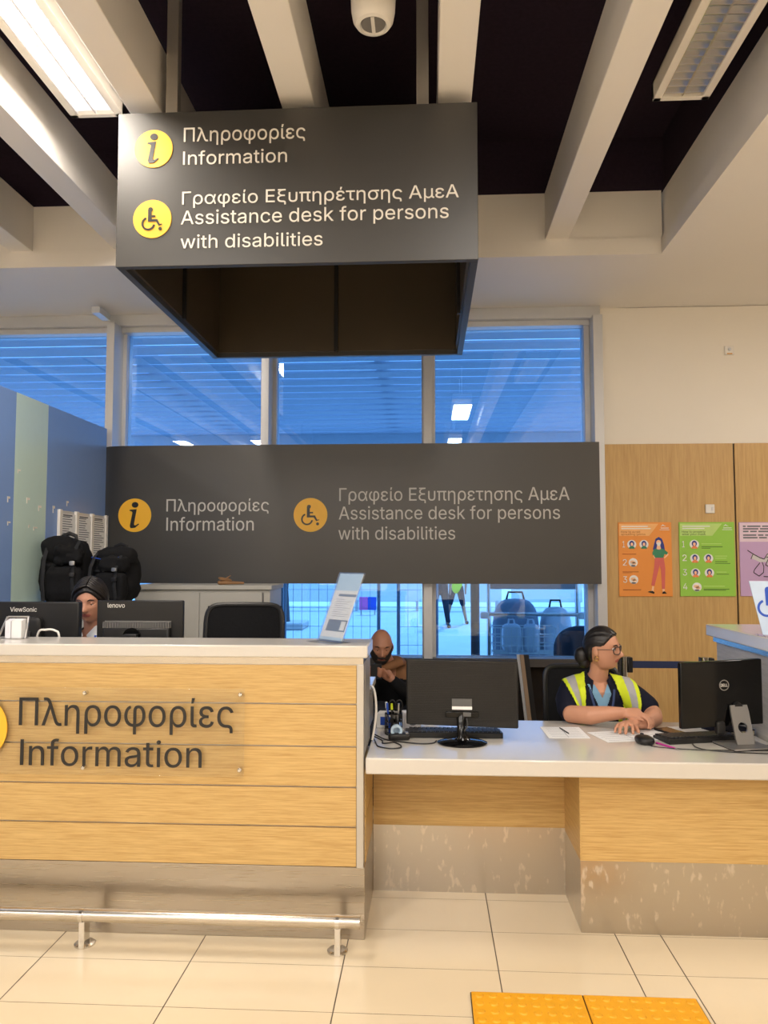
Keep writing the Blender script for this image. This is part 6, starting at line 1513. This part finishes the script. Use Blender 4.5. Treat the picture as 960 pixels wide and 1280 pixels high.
o, bb = cloth('trousers', w2, b, 0.012, [M['navy']]); bb.free()

# --- bald man with a phone in front of his mouth
mn = thing('person', 'bald bearded man in a dark jacket with tan shoulders, holding a phone', 'person', (-0.22, 5.5, 0))
H = headframe((-0.322, 5.30, 0.985), math.radians(8), math.radians(16), math.radians(2), 1.0)
b = MB(); sphere_map(b, lambda d: head_point(d, 0.0, 1.6), H, 84, 64); add_ears(b, H)
b.tube([(-0.25, 5.43, 0.74), (-0.27, 5.40, 0.80), (-0.31, 5.34, 0.91)], [(0.08, 0.07), (0.062, 0.06), (0.058, 0.058)], 18)
b.tube([(-0.21, 5.55, 0.46), (-0.21, 5.53, 0.58), (-0.225, 5.48, 0.70), (-0.235, 5.45, 0.77), (-0.24, 5.44, 0.80)], [(0.17, 0.12), (0.165, 0.12), (0.18, 0.12), (0.16, 0.09), (0.09, 0.06)], 22, up=(0, 1, 0), rounded=True)
b.tube([(-0.42, 5.45, 0.74), (-0.44, 5.32, 0.60), (-0.385, 5.20, 0.76), (-0.375, 5.185, 0.80)], [0.055, 0.048, 0.036, 0.028], 14, rounded=True)
b.tube([(-0.05, 5.45, 0.74), (-0.04, 5.30, 0.60), (-0.20, 5.20, 0.74), (-0.245, 5.185, 0.78)], [0.055, 0.048, 0.036, 0.028], 14, rounded=True)
hand(b, (-0.375, 5.185, 0.80), (-0.365, 5.165, 0.855), (1, 0, 0),
     [[(-0.345, 5.155, 0.862), (-0.325, 5.135, 0.858), (-0.312, 5.137, 0.848)], [(-0.345, 5.157, 0.845), (-0.322, 5.135, 0.840), (-0.308, 5.137, 0.831)], [(-0.347, 5.160, 0.828), (-0.324, 5.135, 0.824), (-0.310, 5.137, 0.815)], [(-0.350, 5.163, 0.813), (-0.330, 5.137, 0.808), (-0.316, 5.137, 0.800)]],
     [(-0.385, 5.155, 0.825), (-0.392, 5.140, 0.850), (-0.385, 5.130, 0.868)])
hand(b, (-0.245, 5.185, 0.78), (-0.285, 5.175, 0.82), (0.6, 0, 0.8),
     [[(-0.290, 5.165, 0.845), (-0.305, 5.146, 0.855), (-0.318, 5.146, 0.850)], [(-0.296, 5.165, 0.83), (-0.312, 5.148, 0.838), (-0.324, 5.148, 0.832)], [(-0.300, 5.165, 0.815), (-0.315, 5.148, 0.82), (-0.326, 5.148, 0.815)], [(-0.300, 5.165, 0.80), (-0.314, 5.148, 0.803), (-0.325, 5.148, 0.798)]],
     [(-0.262, 5.160, 0.80), (-0.272, 5.14, 0.825), (-0.288, 5.13, 0.842)])
for s in (-1, 1): b.tube([(-0.21+s*0.10, 5.52, 0.50), (-0.21+s*0.14, 5.14, 0.52), (-0.21+s*0.14, 5.10, 0.46), (-0.21+s*0.14, 5.16, 0.08)], [0.085, 0.065, 0.06, 0.042], 14, rounded=True)
person_body('body', mn, b, H, 0.0055, M['skin_m'])
face_details(mn, H, M['beard'], (0, -1, -0.6), False, down=M['skin_m'])
def beard_line(p):
    ax = abs(p.x)
    if p.y > 0.015: return -0.02
    if p.z < -0.070: return 0.02
    if ax > 0.027 and p.z < -0.036+(ax-0.027)*1.0: return 0.02
    if -0.054 < p.z < -0.041 and ax < 0.032: return 0.02
    return -0.02
hair_piece(mn, H, M['beard'], beard_line, 0.006, 'beard', fem=0.0, bump=0.002)
b = MB()
b.tube([(-0.21, 5.55, 0.46), (-0.21, 5.53, 0.58), (-0.225, 5.48, 0.70), (-0.235, 5.45, 0.775), (-0.245, 5.435, 0.83)], [(0.19, 0.14), (0.185, 0.14), (0.20, 0.135), (0.18, 0.105), (0.10, 0.075)], 24, up=(0, 1, 0), rounded=True)
b.tube([(-0.40, 5.45, 0.745), (-0.44, 5.32, 0.60), (-0.40, 5.23, 0.70), (-0.388, 5.205, 0.755)], [0.07, 0.062, 0.052, 0.042], 16, rounded=True)
b.tube([(-0.07, 5.45, 0.745), (-0.04, 5.30, 0.60), (-0.14, 5.235, 0.69), (-0.20, 5.205, 0.735), (-0.232, 5.192, 0.766)], [0.07, 0.062, 0.052, 0.042, 0.037], 16, rounded=True)
o, bb = cloth('jacket', mn, b, 0.009, [M['black_fabric'], M['tan']], lambda c, n: 1 if (c.z > 0.755 and c.y > 5.30 and c.x > -0.27 and c.x < -0.12) else 0); bb.free()
b = MB(); b.tube([(-0.18, 5.40, 0.86), (-0.20, 5.34, 0.87), (-0.27, 5.30, 0.845), (-0.33, 5.285, 0.825)], [(0.03, 0.025), (0.04, 0.03), (0.035, 0.03), (0.03, 0.025)], 14, rounded=True)
b.build('jacket_collar', M['tan'], mn)
b = MB()
for s in (-1, 1): b.tube([(-0.21+s*0.10, 5.52, 0.505), (-0.21+s*0.14, 5.14, 0.52), (-0.21+s*0.14, 5.10, 0.46), (-0.21+s*0.14, 5.16, 0.10)], [0.097, 0.078, 0.072, 0.058], 14, rounded=True)
o, bb = cloth('trousers', mn, b, 0.012, [M['dark_cloth']]); bb.free()
for s in (-1, 1): MB().sbox((-0.21+s*0.14, 5.12, 0.045), (0.10, 0.28, 0.09), 0.6).build('shoe', M['black'], mn)
t = thing('smartphone', 'black phone held up before the bald man\'s mouth', 'phone', (-0.345, 5.142, 0.84), 0.1)
MB().box(-0.036, 0.036, -0.003, 0.005, -0.055, 0.045).build('case', M['black'], t, False, bevel=0.003)
MB().box(-0.033, 0.033, 0.005, 0.0056, -0.052, 0.042).build('screen', M['black_gloss'], t, False)

# --- walkers far out on the plaza
def walker(label, x, y, h, stride, top, legs, skin, shorts=False):
    t = thing('person', label, 'person', (x, y, -0.02), 0)
    k = h/1.75; b = MB()
    Hm = headframe((x, y, (1.63)*k), math.radians(20), 0, 0, k)
    sphere_map(b, lambda d: head_point(d), Hm, 32, 24)
    b.tube([(x, y, 1.36*k), (x, y, 1.55*k)], 0.055*k, 10)
    b.tube([(x, y, 0.88*k), (x, y, 1.05*k), (x, y, 1.28*k), (x, y, 1.42*k)], [(0.15*k, 0.11*k), (0.13*k, 0.10*k), (0.18*k, 0.11*k), (0.10*k, 0.07*k)], 14, up=(0, 1, 0), rounded=True)
    L = []
    for s in (-1, 1):
        P = [(x+s*0.085*k, y, 0.90*k), (x+s*(0.085*k)+s*stride*0.45, y-s*0.05, 0.50*k), (x+s*(0.085*k)+s*stride, y+s*0.08, 0.08*k-0.02)]
        L.append(P)
        b.tube(P, [0.085*k, 0.056*k, 0.036*k], 12, rounded=True)
        b.tube([(P[2][0], P[2][1]+0.03, 0.02), (P[2][0]+0.03, P[2][1]-0.15, 0.015)], [0.036*k, 0.03*k], 8, rounded=True)
        b.tube([(x+s*0.20*k, y, 1.36*k), (x+s*0.25*k, y+s*0.05, 1.08*k), (x+s*0.23*k, y-s*0.10, 0.84*k), (x+s*0.23*k, y-s*0.11, 0.76*k)], [0.05*k, 0.042*k, 0.03*k, (0.025*k, 0.035*k)], 10, rounded=True)
    me, bm = remeshed(b, 0.016, 1); bm.to_mesh(me); bm.free(); me.materials.clear()
    finish(me, 'body', skin, t, True, smooth=80)
    b = MB(); b.tube([(x, y, 0.88*k), (x, y, 1.05*k), (x, y, 1.28*k), (x, y, 1.42*k)], [(0.17*k, 0.13*k), (0.155*k, 0.12*k), (0.20*k, 0.13*k), (0.12*k, 0.09*k)], 14, up=(0, 1, 0), rounded=True)
    for s in (-1, 1): b.tube([(x+s*0.18*k, y, 1.36*k), (x+s*0.25*k, y+s*0.05, 1.08*k)], [0.066*k, 0.058*k], 10, rounded=True)
    o, q = cloth('top', t, b, 0.018, [top]); q.free()
    b = MB()
    for P in L:
        e = Vector(P[1]) if shorts else Vector(P[2])+Vector((0, 0, .06))
        b.tube([P[0], (Vector(P[0])+Vector(P[1]))/2, P[1]] + ([] if shorts else [e]), [0.10*k, 0.088*k, 0.072*k] + ([] if shorts else [0.058*k]), 12, rounded=True)
    o, q = cloth('shorts' if shorts else 'trousers', t, b, 0.018, [legs]); q.free()
    b = MB(); sphere_map(b, lambda d: head_point(d)*(1.08 if (d.z > 0.35 or d.y > 0.2) else 0.9), Hm, 24, 18); b.build('hair', M['hair'], t, smooth=80)
    for P in L: MB().sbox((P[2][0]+0.015, P[2][1]-0.05, 0.025), (0.09*k, 0.27*k, 0.09*k), 0.6).build('shoe', M['black'], t)
walker('distant walker in dark trousers on the plaza, nearest the window mullion', 0.28, 18.3, 1.78, 0.10, M['dark_cloth'], M['dark_cloth'], M['skin_m'])
walker('distant walker in shorts and a yellow top on the plaza', 0.70, 19.4, 1.70, 0.16, M['hivis'], M['dark_cloth'], M['skin_m'], True)
